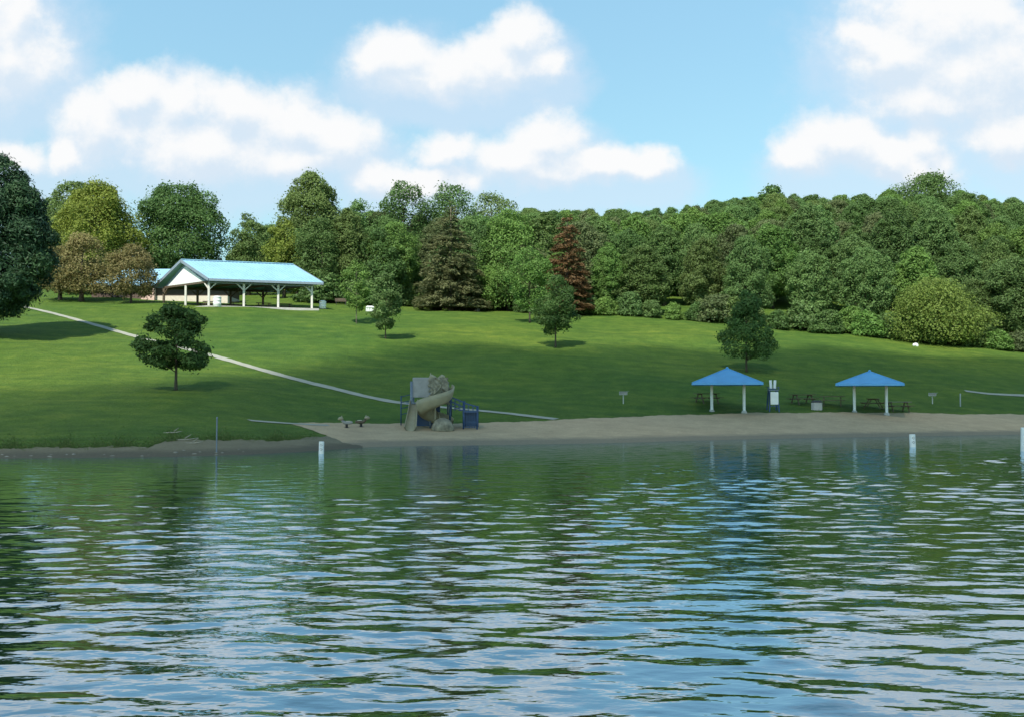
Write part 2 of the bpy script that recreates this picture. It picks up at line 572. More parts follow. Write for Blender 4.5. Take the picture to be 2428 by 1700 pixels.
for x in np.arange(-400, 861, 6.0):
    top = np.interp(x, [a for a, b in BANK], [b for a, b in BANK]) + wob(x * 1.3, 1.6)
    t = G(x, top)
    u = upix(x)
    yb = float(shoreY(u)) - 4
    if t.y < yb + .2: t = Vector((u * (yb + .2), yb + .2, 0))
    cols.append((Vector((u * yb, yb, 0)), t))
draped("shore", M['mud'], cols, 0.035, 24)


def path(name, pix, width, lift=0.035):
    xs_ = [p[0] for p in pix]; xd = np.append(np.arange(xs_[0], xs_[-1], 22.0), xs_[-1])
    yd = pchip(xs_, [p[1] for p in pix], xd)
    pts = [G(a, b) for a, b in zip(xd, yd)]
    d = [0]
    for a, b in zip(pts, pts[1:]): d.append(d[-1] + (b - a).length)
    q = np.arange(0, d[-1], 0.6)
    X = pchip(d, [p.x for p in pts], q); Y = pchip(d, [p.y for p in pts], q)
    dx, dy = np.gradient(X), np.gradient(Y)
    l = np.hypot(dx, dy); nx, ny = -dy / l, dx / l
    P = np.zeros((len(q), 7, 3))
    for k, s in enumerate(np.linspace(-0.5, 0.5, 7)):
        jit = 0.0 if abs(s) < 0.5 else 1.0
        ww = width * s * (1 + jit * 0.06 * np.sin(q * 1.7 + k) + jit * 0.05 * np.sin(q * 4.1))
        x, y = X + nx * ww, Y + ny * ww
        P[:, k] = np.stack([x, y, gz(x, y) + lift], -1)
    return structure(obj(name, grid_mesh(name, P, M['path'])))


path("path", [(46, 726), (110, 740), (200, 764), (320, 798), (500, 843), (640, 883), (760, 914), (940, 954), (1050, 966), (1160, 976), (1250, 986), (1325, 995)], 0.78)
path("path", [(2288, 927), (2350, 934), (2428, 938), (2600, 948)], 0.8)
path("path", [(590, 997), (640, 1001), (700, 1005), (780, 1009)], 0.7)

# ------------------------------------------------------------------ water: wind waves as real relief
rw = np.random.default_rng(11)
uw = np.concatenate([[-30, -8, -3, -1.5, -0.9], np.linspace(-0.62, 0.62, 430), [0.9, 1.5, 3, 8, 30]])
y = 4.0; yw = [-400, -150, -40, -10, -1, 2]
while y < 96:
    yw.append(y); y += 0.011 + 0.0023 * y
yw = np.array(yw)
Uw, Yw = np.meshgrid(uw, yw)
wid = np.where(Yw >= 4, Yw, 4 + (4 - Yw))
Xw = Uw * wid
Zw = np.zeros_like(Xw); DX = np.zeros_like(Xw); DY = np.zeros_like(Xw)
amp_env = np.clip((shoreY(np.clip(Uw, us[0], us[-1])) - Yw) / 34, 0.0, 1)
amp_env = 0.22 + 0.78 * amp_env**1.1
amp_env *= 0.85 + 0.28 * np.sin(Xw * 0.21 + 0.6 * np.sin(Yw * 0.16)) * np.sin(Yw * 0.23 + 1.0 + 0.05 * Xw)
amp_env = np.where((np.abs(Uw) > 0.63) | (Yw < 4), 0, amp_env)
for i in range(90):
    lam = 0.17 * (1.6 / 0.17) ** rw.random()
    th = rw.normal(0.10, 0.44) + (0.15 if i % 3 else -0.25)
    k = 2 * PI / lam
    kx, ky = k * math.sin(th), k * math.cos(th)
    slope = 0.0094 * (0.75 if lam > 1.3 else (1.15 if lam > 0.4 else 0.8))
    a = slope / k
    ph = rw.random() * 2 * PI
    arg = kx * Xw + ky * Yw + ph
    gs = np.clip((lam / (0.011 + 0.0023 * np.maximum(Yw, 4)) - 2.0) / 2.0, 0, 1)
    Zw += a * np.cos(arg) * gs
    DX -= a * math.sin(th) * np.sin(arg) * gs
    DY -= a * math.cos(th) * np.sin(arg) * gs
Zw *= amp_env; DX *= amp_env * 0.9; DY *= amp_env * 0.9
structure(obj("water", grid_mesh("water", np.stack([Xw + DX, Yw + DY, Zw], -1), M['water'])))


# ------------------------------------------------------------------ trees
def unit(v):
    return v / np.maximum(np.linalg.norm(v, axis=-1, keepdims=True), 1e-9)


def leaves_mesh(name, P, Nn, size, aspect, material, rng, tint, axis=None):
    """one pointed leaf spray per point"""
    n = len(P)
    r = rng.normal(size=(n, 3)) if axis is None else axis + rng.normal(size=(n, 3)) * 0.35
    t = unit(r - (r * Nn).sum(-1, keepdims=True) * Nn)
    b = np.cross(Nn, t)
    s = size * rng.uniform(0.65, 1.35, (n, 1))
    w = s * aspect
    V = np.stack([P - t * s, P + b * w - t * s * 0.1, P + t * s, P - b * w - t * s * 0.1], 1)
    return np_mesh(name, V.reshape(-1, 3), np.arange(4 * n).reshape(n, 4), material, False, tint)


def prof_round(t): return np.sqrt(np.clip(1 - (2 * t - 0.9) ** 2 / 1.21, 0, 1))
def prof_oval(t): return np.clip(np.sin(PI * np.clip(t * 0.93 + 0.05, 0, 1)), 0, 1) ** 0.7
def prof_cone(t): return np.clip(1.02 - t, 0.02, 1) ** 0.85
def prof_dome(t): return np.sqrt(np.clip(1 - t ** 2.2, 0, 1)) * (0.75 + 0.25 * np.clip(t * 5, 0, 1))
def prof_bush(t): return np.sqrt(np.clip(1 - t ** 2, 0, 1))
def prof_egg(t): return np.clip(1 - t ** 2.6, 0, 1) ** 0.6 * np.clip(0.45 + t * 1.8, 0, 1)


def crown(name, z0, z1, R, profile, material, seed, n_clump=60, n_leaf=9000, size=0.24, aspect=0.55, lean=0.0, gap=0.0, clump=0.27, cz=0.75, env=0.24):
    """foliage: clumps of leaf sprays through the crown volume"""
    n_leaf = int(n_leaf * 1.7); size = size * 0.77
    rng = np.random.default_rng(seed)
    t = rng.random(n_clump * 4)
    keep = rng.random(len(t)) < profile(t) * 0.85 + 0.15
    t = t[keep][:n_clump]
    n = len(t)
    ang = rng.random(n) * 2 * PI
    lob = 1 + 0.16 * np.sin(ang * 3 + seed) + 0.10 * np.sin(ang * 5 + 2.1 * seed)
    rc = R * clump * rng.uniform(0.6, 1.35, n) * (0.55 + 0.45 * profile(t))
    rad = np.clip(R * profile(t) * lob - rc * 0.8, 0, None) * (0.30 + 0.70 * np.sqrt(rng.random(n)))
    zc = z0 + (z1 - z0) * t
    zc = np.clip(zc, z0 + rc * cz * 0.6, z1 - rc * cz * 0.75)
    C = np.stack([rad * np.cos(ang) + lean * (t - 0.3), rad * np.sin(ang), zc], -1)
    w = rc ** 2; w = w / w.sum()
    idx = rng.choice(n, n_leaf, p=w)
    out = unit(np.stack([np.cos(ang), np.sin(ang), np.zeros(n)], -1))
    d = unit(rng.normal(size=(n_leaf, 3)) + out[idx] * 0.45 + np.array([0, 0, 0.35]))
    rr = rc[idx] * (0.50 + 0.55 * np.sqrt(rng.random(n_leaf)))
    P = C[idx] + d * rr[:, None] * np.array([1, 1, cz])
    ne = int(n_leaf * env)
    te = rng.random(ne * 4)
    te = te[rng.random(len(te)) < profile(te)][:ne]
    ne = len(te)
    ae = rng.random(ne) * 2 * PI
    bumps = 0.88 + 0.10 * np.sin(ae * 3 + seed)
    for q in range(7):
        ka, kt, ph = rng.integers(-7, 8), rng.uniform(4, 26), rng.random() * 7
        bumps = bumps + 0.075 * np.sin(ka * ae + kt * te + ph)
    re_ = R * profile(te) * bumps * (0.55 + 0.42 * np.sqrt(rng.random(ne)))
    ze = z0 + (z1 - z0) * te
    P[:ne] = np.stack([re_ * np.cos(ae) + lean * (te - 0.3), re_ * np.sin(ae), ze], -1)
    d[:ne] = unit(np.stack([np.cos(ae) * 0.8, np.sin(ae) * 0.8, (te - 0.35) * 1.6], -1) + rng.normal(size=(ne, 3)) * 0.35)
    strag = rng.random(n_leaf) < 0.05
    P[strag] += d[strag] * rc[idx][strag][:, None] * 0.45
    Nn = unit(d * 0.75 + rng.normal(size=(n_leaf, 3)) * 0.5 + np.array([0, 0, 0.35]))
    ct = rng.random(n)
    tint = np.clip(0.55 * ct[idx] + 0.45 * rng.random(n_leaf), 0, 1)
    return leaves_mesh(name, P, Nn, size, aspect, material, rng, tint), C


def needles(name, z0, z1, R, profile, material, seed, n_bough=150, n_leaf=9000, size=0.3, droop=0.25, lift=0.0):
    """conifer: boughs in whorls, sprays of needles along each bough"""
    rng = np.random.default_rng(seed)
    t = rng.random(n_bough * 4) ** 1.1
    t = t[rng.random(len(t)) < 0.25 + 0.75 * profile(t)][:n_bough]
    n = len(t)
    ang = rng.random(n) * 2 * PI
    Ln = R * profile(t) * rng.uniform(0.72, 1.12, n) + 0.15
    idx = rng.choice(n, n_leaf, p=Ln ** 1.5 / (Ln ** 1.5).sum())
    s = np.sqrt(rng.random(n_leaf)) * 0.98 + 0.03
    r = Ln[idx] * s
    wv = 0.20 * Ln[idx] * (1.1 - s * 0.8) * rng.normal(size=n_leaf) * 0.8
    ca, sa = np.cos(ang)[idx], np.sin(ang)[idx]
    z = z0 + (z1 - z0) * t[idx] - droop * r * s + lift * r * s ** 3 + rng.normal(size=n_leaf) * 0.10 * (0.4 + Ln[idx] * 0.18)
    P = np.stack([ca * r - sa * wv, sa * r + ca * wv, np.maximum(z, z0 * 0.7)], -1)
    ax = np.stack([ca, sa, np.full(n_leaf, 0.25 - droop)], -1)
    Nn = unit(np.stack([ca * 0.25, sa * 0.25, np.ones(n_leaf)], -1) + rng.normal(size=(n_leaf, 3)) * 0.45)
    bt = rng.random(n)
    tint = np.clip(0.5 * bt[idx] + 0.5 * rng.random(n_leaf), 0, 1)
    tips = np.stack([np.cos(ang) * Ln * 0.7, np.sin(ang) * Ln * 0.7, z0 + (z1 - z0) * t - droop * Ln * 0.5], -1)
    return leaves_mesh(name, P, Nn, size, 0.28, material, rng, tint, axis=ax), tips


def trunk_mesh(name, h, r, targets, seed, material, z_split, n_limb=9, lean=0.0):
    rng = random.Random(seed)
    mb = MB()
    k = 7
    pts = [(lean * (i / k) ** 2 + rng.uniform(-0.03, 0.03) * h * 0.1, rng.uniform(-0.03, 0.03) * h * 0.1, h * i / k) for i in range(k + 1)]
    pts[0] = (0, 0, -0.35)
    rad = [r * 1.35] + [r * (1 - 0.88 * i / k) for i in range(1, k + 1)]
    mb.tube(pts, rad, 8)
    T = list(targets); rng.shuffle(T)
    for c in T[:n_limb]:
        c = Vector(c)
        zb = max(z_split, min(h * 0.85, c.z - 0.55 * math.hypot(c.x, c.y) - 0.2))
        f = zb / h
        b = Vector((lean * f * f, 0, zb))
        mid = b.lerp(c, 0.5) + Vector((0, 0, 0.10 * (c - b).length)) + Vector((rng.uniform(-.1, .1), rng.uniform(-.1, .1), 0)) * (c - b).length
        rb_ = r * 0.42 * (1 - 0.6 * f)
        mb.tube([b, b.lerp(mid, 0.5), mid, c], [rb_, rb_ * 0.8, rb_ * 0.6, rb_ * 0.2], 6)
    me = bpy.data.meshes.new(name)
    me.from_pydata(mb.v, [], mb.f)
    me.materials.append(material)
    me.polygons.foreach_set("use_smooth", [True] * len(me.polygons))
    me.update()
    return me


def tree(name, label, cat, base, h, R, z0, profile, leaf, seed, conifer=False, bark='bark', tr=None, rz=0.0, group=None, lean=0.0, **kw):
    root = thing(name, label, cat, base, rz, group)
    if conifer:
        cm, C = needles("crown", z0, h, R, profile, LEAF[leaf], seed, **kw)
    else:
        cm, C = crown("crown", z0, h, R, profile, LEAF[leaf], seed, lean=lean, **kw)
    tm = trunk_mesh("trunk", h * (0.95 if conifer else 0.82), tr or max(0.08, h * 0.022), C, seed, M[bark], z0 * 0.8, lean=lean * 0.5)
    obj("trunk", tm, root)
    obj("crown", cm, root)
    return root


def tree_pix(name, label, cat, px, Y, top, left, right, bottom, profile, leaf, seed, **kw):
    """a tree standing at column px and distance Y, its size read off the photograph"""
    b = gpt(px, Y)
    h = zpix(top, Y) - b.z
    z0 = max(0.15, zpix(bottom, Y) - b.z)
    R = (right - left) / 2 / ppm(Y)
    return tree(name, label, cat, b, h, R, z0, profile, leaf, seed, **kw)


# --- the trees one can name
gb = G(-18, 800)
tree_pix("evergreen_tree", "tall dense dark evergreen cut by the left edge of the photo", "tree", -22, gb.y, 366, -176, 140, 750, prof_egg, 'needle', 3,
         n_clump=210, n_leaf=60000, size=0.26, aspect=0.26, clump=0.19, cz=0.8, env=0.12)
tree_pix("broadleaf_tree", "broad yellow green tree behind the brownish low trees", "tree", 228, 152, 438, 108, 352, 680, prof_dome, 'yellow', 12, n_clump=90, n_leaf=30400, size=0.22)
tree_pix("broadleaf_tree", "green treetop rising behind the yellow green tree next to the evergreen", "tree", 175, 166, 434, 95, 285, 640, prof_round, 'olive', 13, n_clump=60, n_leaf=19000, size=0.25)
tree_pix("ornamental_tree", "low brownish tree nearest the dark evergreen", "tree", 139, 133, 584, 84, 218, 692, prof_dome, 'brown', 14, n_clump=40, n_leaf=6500, size=0.17, tr=0.26)
tree_pix("ornamental_tree", "low brownish tree second along from the dark evergreen", "tree", 190, 132, 556, 126, 304, 694, prof_dome, 'brown', 15, n_clump=50, n_leaf=8000, size=0.17, tr=0.30)
tree_pix("ornamental_tree", "low brownish tree spreading in front of the restroom", "tree", 308, 130, 580, 226, 372, 700, prof_dome, 'brown', 16, n_clump=50, n_leaf=7500, size=0.17, tr=0.14)
tree_pix("broadleaf_tree", "large round dark green tree rising behind the restroom roof", "tree", 418, 160, 440, 304, 532, 668, prof_round, 'deep', 21, n_clump=95, n_leaf=32300, size=0.23)
tree_pix("broadleaf_tree", "small yellowish tree over the middle of the blue pavilion roof", "tree", 588, 160, 508, 535, 645, 690, prof_oval, 'olive', 22, n_clump=50, n_leaf=8000, size=0.2)
tree_pix("broadleaf_tree", "lower yellow tinged tree between pavilion roof and tallest tree", "tree", 672, 152, 520, 615, 735, 690, prof_dome, 'yellow', 23, n_clump=50, n_leaf=8500, size=0.2)
tree_pix("broadleaf_tree", "tall olive tree with swept crown, highest above the pavilion", "tree", 742, 172, 412, 640, 832, 680, prof_dome, 'olive', 24, n_clump=100, n_leaf=34200, size=0.24, lean=-1.2)
tree_pix("broadleaf_tree", "dark tree right behind the right end of the pavilion", "tree", 762, 146, 520, 690, 840, 705, prof_round, 'deep', 25, n_clump=70, n_leaf=12000, size=0.2)
tree_pix("broadleaf_tree", "rounded green tree just right of the tallest olive tree", "tree", 850, 166, 470, 790, 925, 710, prof_dome, 'mid', 26, n_clump=70, n_leaf=12000, size=0.22)
tree_pix("broadleaf_tree", "dark tree with pointed tips on the skyline left of centre", "tree", 955, 170, 434, 856, 1060, 720, prof_dome, 'deep', 27, n_clump=85, n_leaf=15000, size=0.23)
tree_pix("broadleaf_tree", "green tree on the skyline behind the brown conifer", "tree", 1068, 172, 440, 965, 1175, 720, prof_dome, 'mid', 28, n_clump=85, n_leaf=15000, size=0.23)
tree_pix("broadleaf_tree", "olive tree on the skyline just right of the brown conifer", "tree", 1165, 176, 460, 1075, 1270, 720, prof_dome, 'olive', 29, n_clump=80, n_leaf=14000, size=0.23)
tree_pix("broadleaf_tree", "shadowy green tree behind the two slender lawn saplings", "tree", 905, 146, 545, 835, 985, 722, prof_round, 'deep', 30, n_clump=70, n_leaf=12000, size=0.2)
tree_pix("conifer_tree", "broad brownish green conifer at the edge of the wood", "tree", 1068, 137, 478, 984, 1154, 728, lambda t: np.clip(1 - t ** 1.5, 0.02, 1) ** 0.8, 'brownneedle', 31, conifer=True, n_bough=420, n_leaf=30000, size=0.24, droop=0.10, tr=0.34, bark='bark_pale')
tree_pix("broadleaf_tree", "bright green rounded tree between the brown and the rust coloured conifer", "tree", 1206, 141, 500, 1112, 1298, 738, prof_dome, 'grass', 32, n_clump=95, n_leaf=17000, size=0.2)
tree_pix("conifer_tree", "rust coloured dying conifer at the wood edge", "tree", 1345, 132.5, 504, 1284, 1408, 735, lambda t: np.clip(1.0 - t, 0.03, 1) ** 0.55, 'red', 33, conifer=True, n_bough=300, n_leaf=18000, size=0.24, droop=0.14, tr=0.25)
tree_pix("broadleaf_tree", "yellow green bushy tree at the foot of the wood, far right", "tree", 2222, 124, 664, 2100, 2350, 818, prof_dome, 'bush', 34, n_clump=90, n_leaf=16000, size=0.17)
tree_pix("broadleaf_tree", "big dark crown standing highest on the right-hand skyline", "tree", 2205, 285, 416, 2092, 2310, 560, prof_dome, 'deep', 35, n_clump=90, n_leaf=14000, size=0.4)
tree_pix("broadleaf_tree", "dark rounded treetop bumping up from the ridge midway along it", "tree", 1832, 295, 441, 1782, 1882, 560, prof_dome, 'deep', 36, n_clump=50, n_leaf=7000, size=0.4)

# --- young trees on the lawn


def lawn_tree(label, base, top, left, right, bottom, profile, leaf, seed, name="young_tree", **kw):
    b = G(*base)
    h = zpix(top, b.y) - b.z
    z0 = zpix(bottom, b.y) - b.z
    R = (right - left) / 2 / ppm(b.y)
    return tree(name, label, "tree", b, h, R, z0, profile, leaf, seed, lean=((left + right) / 2 - base[0]) / ppm(b.y), **kw)


lawn_tree("wide spreading young tree below the pavilion with path behind it", (417, 925), 718, 322, 518, 872, prof_dome, 'sapling', 41, env=0.04, n_clump=64, n_leaf=7600, size=0.15, clump=0.21, cz=0.55, tr=0.11)
lawn_tree("slender pale green young tree with thin pale trunk near the pavilion", (845, 768), 612, 806, 884, 738, prof_oval, 'grass', 42, env=0.12, n_clump=34, n_leaf=4200, size=0.14, tr=0.06, bark='bark_pale')
lawn_tree("short green young tree on the lawn just right of the slender pale one", (914, 804), 648, 876, 970, 782, prof_oval, 'mid', 43, env=0.12, n_clump=42, n_leaf=5600, size=0.13, tr=0.07)
lawn_tree("young tree with bushy low crown below the rust coloured conifer", (1317, 824), 655, 1258, 1384, 792, prof_egg, 'sapling', 44, env=0.06, n_clump=56, n_leaf=7500, size=0.13, tr=0.09)
lawn_tree("young tree standing behind the first blue sun shelter", (1770, 882), 690, 1698, 1850, 848, lambda t: np.clip(1.03 - t, 0.03, 1) ** 0.6 * np.clip(0.6 + t * 3, 0, 1), 'sapling', 45, env=0.06, n_clump=62, n_leaf=8500, size=0.13, tr=0.10)
lawn_tree("light green young tree just behind the bushy low crowned one", (1256, 766), 586, 1194, 1318, 735, prof_oval, 'grass', 46, env=0.12, n_clump=50, n_leaf=7500, size=0.15, tr=0.1)

# --- the wood: a few kinds of tree, copied
PROTO = []
for k, (prof, R, z0, h) in enumerate([(prof_dome, 4.4, 2.2, 13), (prof_round, 4.6, 2.0, 12.5), (prof_oval, 3.8, 2.0, 14), (prof_dome, 5.0, 2.2, 14),
                                      (prof_round, 4.0, 1.6, 11.5), (prof_egg, 4.2, 1.8, 13.5), (prof_dome, 4.7, 1.8, 12)]):
    cm, C = crown("crown", z0, h, R, prof, LEAF['mid'], 100 + k, n_clump=130, n_leaf=22000, size=0.20, clump=0.20)
    tm = trunk_mesh("trunk", h * 0.8, 0.28, C, 100 + k, M['bark'], z0)
    PROTO.append((cm, tm, h, R))
BUSH = []
for k in range(3):
    cm, C = crown("crown", 0.05, 3.0, 2.0, prof_bush, LEAF['mid'], 150 + k, n_clump=34, n_leaf=4200, size=0.19, clump=0.33)
    tm = trunk_mesh("trunk", 2.2, 0.07, C, 150 + k, M['bark'], 0.3, n_limb=12)
    BUSH.append((cm, tm, 3.0, 2.0))
SKY = [(500, 560), (540, 590), (620, 520), (700, 470), (830, 470), (900, 450), (1000, 445), (1100, 455), (1180, 480), (1260, 486), (1400, 492), (1500, 493), (1600, 488),
       (1700, 472), (1760, 462), (1800, 456), (1900, 455), (1960, 459), (2080, 457), (2110, 446), (2300, 448), (2345, 462), (2600, 462)]
COLOURS = {'mid': 'mid green', 'deep': 'dark green', 'olive': 'olive green', 'dull': 'dull brownish green', 'grass': 'fresh green', 'yellow': 'yellowish'}


def wood_tree(px, Y, h, proto, leaf, zone, rng, r_scale=1.0, name="forest_tree", kind="tree"):
    cm, tm, ph, pr = proto
    b = gpt(px, Y)
    root = empty(name, b, rng.uniform(0, 2 * PI))
    s = h / ph
    root.scale = (s * r_scale * rng.uniform(0.88, 1.12), s * r_scale * rng.uniform(0.88, 1.12), s)
    col = COLOURS[leaf]
    if kind == "shrub":
        tag(root, f"{col} shrub {zone}", "shrub", f"{col} shrubs {zone}")
    else:
        tag(root, f"{col} broadleaf tree {zone}", "tree", f"{col} trees {zone}")
    t = obj("trunk", tm, root)
    c = obj("crown", cm, root)
    c.material_slots[0].link = 'OBJECT'
    c.material_slots[0].material = LEAF[leaf]
    return root


rf = random.Random(21)
placed = []


def zone_of(Y, px):
    if px < 1230: return "in the wood between the pavilion and the bright green tree"
    if Y < 150: return "in the front row of the wooded hillside"
    if Y < 235: return "halfway up the wooded hillside"
    return "on the far ridge of the wooded hillside"


rowsY = [139, 149, 160, 172, 186, 202, 219, 238, 258, 278, 296]
for ri, Y in enumerate(rowsY):
    x0 = 560 if Y in (160, 172) else (800 if Y in (149, 186) else 1235)
    step = 6.3 + ri * 0.22
    X = upix(x0) * Y + rf.uniform(0, 3)
    Xe = upix(2470) * Y
    while X < Xe:
        yy = Y + rf.uniform(-4, 4)
        px = X / yy * F + W0 / 2
        if ri == 0:
            edge = np.interp(px, [1235, 1700, 2000, 2428], [139, 134, 131, 126])
            yy = edge + rf.uniform(-1.5, 3)
            px = X / yy * F + W0 / 2
        hmax = zpix(np.interp(px, [a for a, b in SKY], [b for a, b in SKY]) + (3 if Y > 250 else 8), yy) - float(gz(X, yy))
        h = rf.uniform(9.5, 14.5) if ri else rf.uniform(7.5, 11)
        if Y > 265: h = rf.uniform(12, 17)
        h = min(h, hmax - rf.uniform(0, 0.5 if Y > 280 else 2.0))
        if h > 4.5:
            leaf = rf.choices(['mid', 'deep', 'olive', 'dull', 'grass', 'yellow'], [6, 3.2, 1.8, 1.2, 1.8, 0.0])[0]
            wood_tree(px, yy, h, rf.choice(PROTO), leaf, zone_of(yy, px), rf, rf.uniform(0.9, 1.2) * (1.0 if h > 9 else 1.25))
        X += step * rf.uniform(0.7, 1.25)

# shrubs along the foot of the wood
x = 1240
while x < 2460:
    edge = np.interp(x, [1100, 1235, 1700, 2000, 2428], [136, 135, 129, 126, 120.5])
    leaf = rf.choices(['mid', 'deep', 'olive', 'dull', 'grass'], [4, 3, 2, 1, 2])[0]
    wood_tree(x, edge + rf.uniform(-0.6, 2.0), rf.uniform(1.8, 3.6), rf.choice(BUSH), leaf, "at the foot of the wood along the lawn edge", rf, rf.uniform(0.9, 1.3), "shrub", "shrub")
    x += rf.uniform(38, 62)
x = 770
while x < 1240:
    leaf = rf.choices(['mid', 'deep', 'olive', 'dull'], [4, 4, 2, 1])[0]
    wood_tree(x, rf.uniform(143, 150), rf.uniform(2.2, 4.2), rf.choice(BUSH), leaf, "under the trees right of the pavilion", rf, rf.uniform(0.9, 1.3), "shrub", "shrub")
    x += rf.uniform(36, 58)
# ------------------------------------------------------------------ picnic pavilion
C0 = at(495, 728, 124.0)                      # foot of the near left corner
E1 = Vector((11.45, 4.0, 0)); E2 = Vector((-7.6, 6.8, 0))
PZ = C0.z
LV = lambda a, b, z: Vector((E1.x * a + E2.x * b, E1.y * a + E2.y * b, z))
pav = thing("picnic_pavilion", "open picnic pavilion with long light blue gable roof on the crest of the lawn", "pavilion", (C0.x, C0.y, PZ))
mb = MB(); mb.slab([LV(-.04, -.06, .12), LV(1.04, -.06, .12), LV(1.04, 1.06, .12), LV(-.04, 1.06, .12)], 0.9); mb.build("floor_slab", M['concrete'], pav)
EZ, RZ = 3.72, 6.0
roof = MB()
for (b0, b1) in ((0.5, -0.10), (0.5, 1.10)):
    k = (b1 - 0.5) / (0.0 - 0.5) if b1 < 0.5 else (b1 - 0.5) / 0.5
    ze = RZ - (RZ - EZ) * abs(k)
    roof.slab([LV(-.05, b0, RZ), LV(1.06, b0, RZ), LV(1.06, b1, ze), LV(-.05, b1, ze)], 0.07)
    for q in range(1, 30):                    # standing seams
        a = -0.05 + 1.11 * q / 30
        roof.bar(LV(a, b0, RZ + 0.02), LV(a, b1, ze + 0.02), 0.05, 0.05)
rf_o = roof.build("roof", M['roof_light'], pav)
mb = MB(); mb.bar(LV(-.052, .5, RZ + .06), LV(1.062, .5, RZ + .06), .35, .08); mb.build("ridge_cap", M['roof_light'], rf_o)
zc = RZ - (RZ - EZ) * 1.2
mb = MB()
for a in (-.053, 1.063):
    mb.bar(LV(a, .5, RZ - .12), LV(a, -.10, zc - .12), .06, .34)
    mb.bar(LV(a, .5, RZ - .12), LV(a, 1.10, zc - .12), .06, .34)
for b in (-.103, 1.103):
    mb.bar(LV(-.05, b, zc - .13), LV(1.06, b, zc - .13), .06, .28)
mb.build("fascia", M['fascia'], pav)
for a, nm in ((0.0, 1), (1.0, 2)):
    g = MB()
    tri = [LV(a, .10, 3.08), LV(a, .90, 3.08), LV(a, .5, RZ - .75)]
    n = E1.normalized() * 0.06
    g.add([p - n for p in tri] + [p + n for p in tri], [(0, 1, 2), (5, 4, 3), (0, 3, 4, 1), (1, 4, 5, 2), (2, 5, 3, 0)])
    g.build("gable_panel", M['white'], pav)
    s = MB()
    tri = [LV(a + (.006 if a < .5 else -.006), -.02, 2.98), LV(a + (.006 if a < .5 else -.006), 1.02, 2.98), LV(a + (.006 if a < .5 else -.006), .5, RZ - .2)]
    s.add([p - n * .6 for p in tri] + [p + n * .6 for p in tri], [(0, 1, 2), (5, 4, 3), (0, 3, 4, 1), (1, 4, 5, 2), (2, 5, 3, 0)])
    s.build("gable_frame", M['fascia'], pav)
for b in (0.0, 1.0):
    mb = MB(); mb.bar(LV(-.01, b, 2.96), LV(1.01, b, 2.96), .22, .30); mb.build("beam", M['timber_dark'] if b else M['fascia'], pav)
for a in (0.0, 1/3, 2/3, 1.0):
    mb = MB(); mb.bar(LV(a, .03, 3.0), LV(a, .97, 3.0), .14, .24); mb.build("tie_beam", M['timber_dark'], pav)


def pav_post(a, b, m, braces=True):
    p = MB()
    p.bar(LV(a, b, 0.1), LV(a, b, 2.9), .24)
    po = p.build("post", m, pav)
    br = MB()
    if braces:
        for s in (-1, 1):
            aa = a + s * 0.07
            if -0.01 < aa < 1.01:
                br.bar(LV(a, b, 2.05), LV(aa, b, 2.85), .13)
    if b in (0.0, 1.0) and a in (0.0, 1.0):
        br.bar(LV(a, b, 2.05), LV(a, b + (0.09 if b == 0 else -0.09), 2.85), .13)
    if br.v:
        br.build("brace", m, po)


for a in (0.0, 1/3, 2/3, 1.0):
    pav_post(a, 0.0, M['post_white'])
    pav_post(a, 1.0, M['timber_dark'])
pav_post(0.0, 0.5, M['post_white'], False)


def picnic_table(loc, rz, label, group=None, wood='timber_grey', frame='timber_dark', s=1.0, top_mat=None):
    t = thing("picnic_table", label, "picnic table", loc, rz, group)
    t.scale = (s, s, s)
    mb = MB()
    for k in range(5): mb.box((0, -0.32 + k * 0.16, 0.75), (1.85, 0.145, 0.045))
    mb.build("tabletop", M[top_mat or wood], t)
    for sgn in (-1, 1):
        mb = MB()
        for k in (0, 1): mb.box((0, sgn * (0.66 + k * 0.15), 0.45), (1.85, 0.14, 0.045))
        mb.build("bench", M[wood], t)
    for sgn in (-1, 1):
        mb = MB(); x = sgn * 0.62
        mb.bar((x, -0.62, 0.0), (x, -0.22, 0.72), .07); mb.bar((x, 0.62, 0.0), (x, 0.22, 0.72), .07)
        mb.bar((x, -0.80, 0.41), (x, 0.80, 0.41), .07); mb.bar((x, -0.34, 0.70), (x, 0.34, 0.70), .06)
        mb.build("leg_frame", M[frame], t)
    return t


AZ = math.atan2(E1.y, E1.x)
for (a, b) in ((.16, .32), (.42, .3), (.68, .32), (.9, .35), (.3, .72), (.58, .74)):
    p = LV(a, b, 0.12)
    picnic_table((C0.x + p.x, C0.y + p.y, PZ + p.z), AZ, "dark picnic table under the light blue pavilion roof", "picnic tables under the pavilion", 'timber_dark')


def barrel(px, py, label, m, r, h, group=None, Y=None):
    b = G(px, py) if Y is None else gpt(px, Y)
    t = thing("litter_bin", label, "litter bin", b, 0, group)
    mb = MB(); mb.lathe([(r * .93, 0), (r, .04), (r, h * .33), (r * 1.03, h * .345), (r, h * .36), (r, h * .66), (r * 1.03, h * .675), (r, h * .69), (r, h - .03), (r * 1.04, h)], 20)
    mb.build("body", m, t, True)
    mb = MB(); mb.lathe([(r * 1.05, h + .003), (r * 1.05, h + .05), (r * .6, h + .14), (r * .15, h + .17)], 20); mb.build("lid", m, t, True)
    return t


b = barrel(513, 729, "white litter bin by the near left corner of the pavilion", M['white'], .46, 1.15, Y=122.3)
b = barrel(765, 733, "white litter bin standing off the right end of the pavilion", M['white'], .42, 0.88)

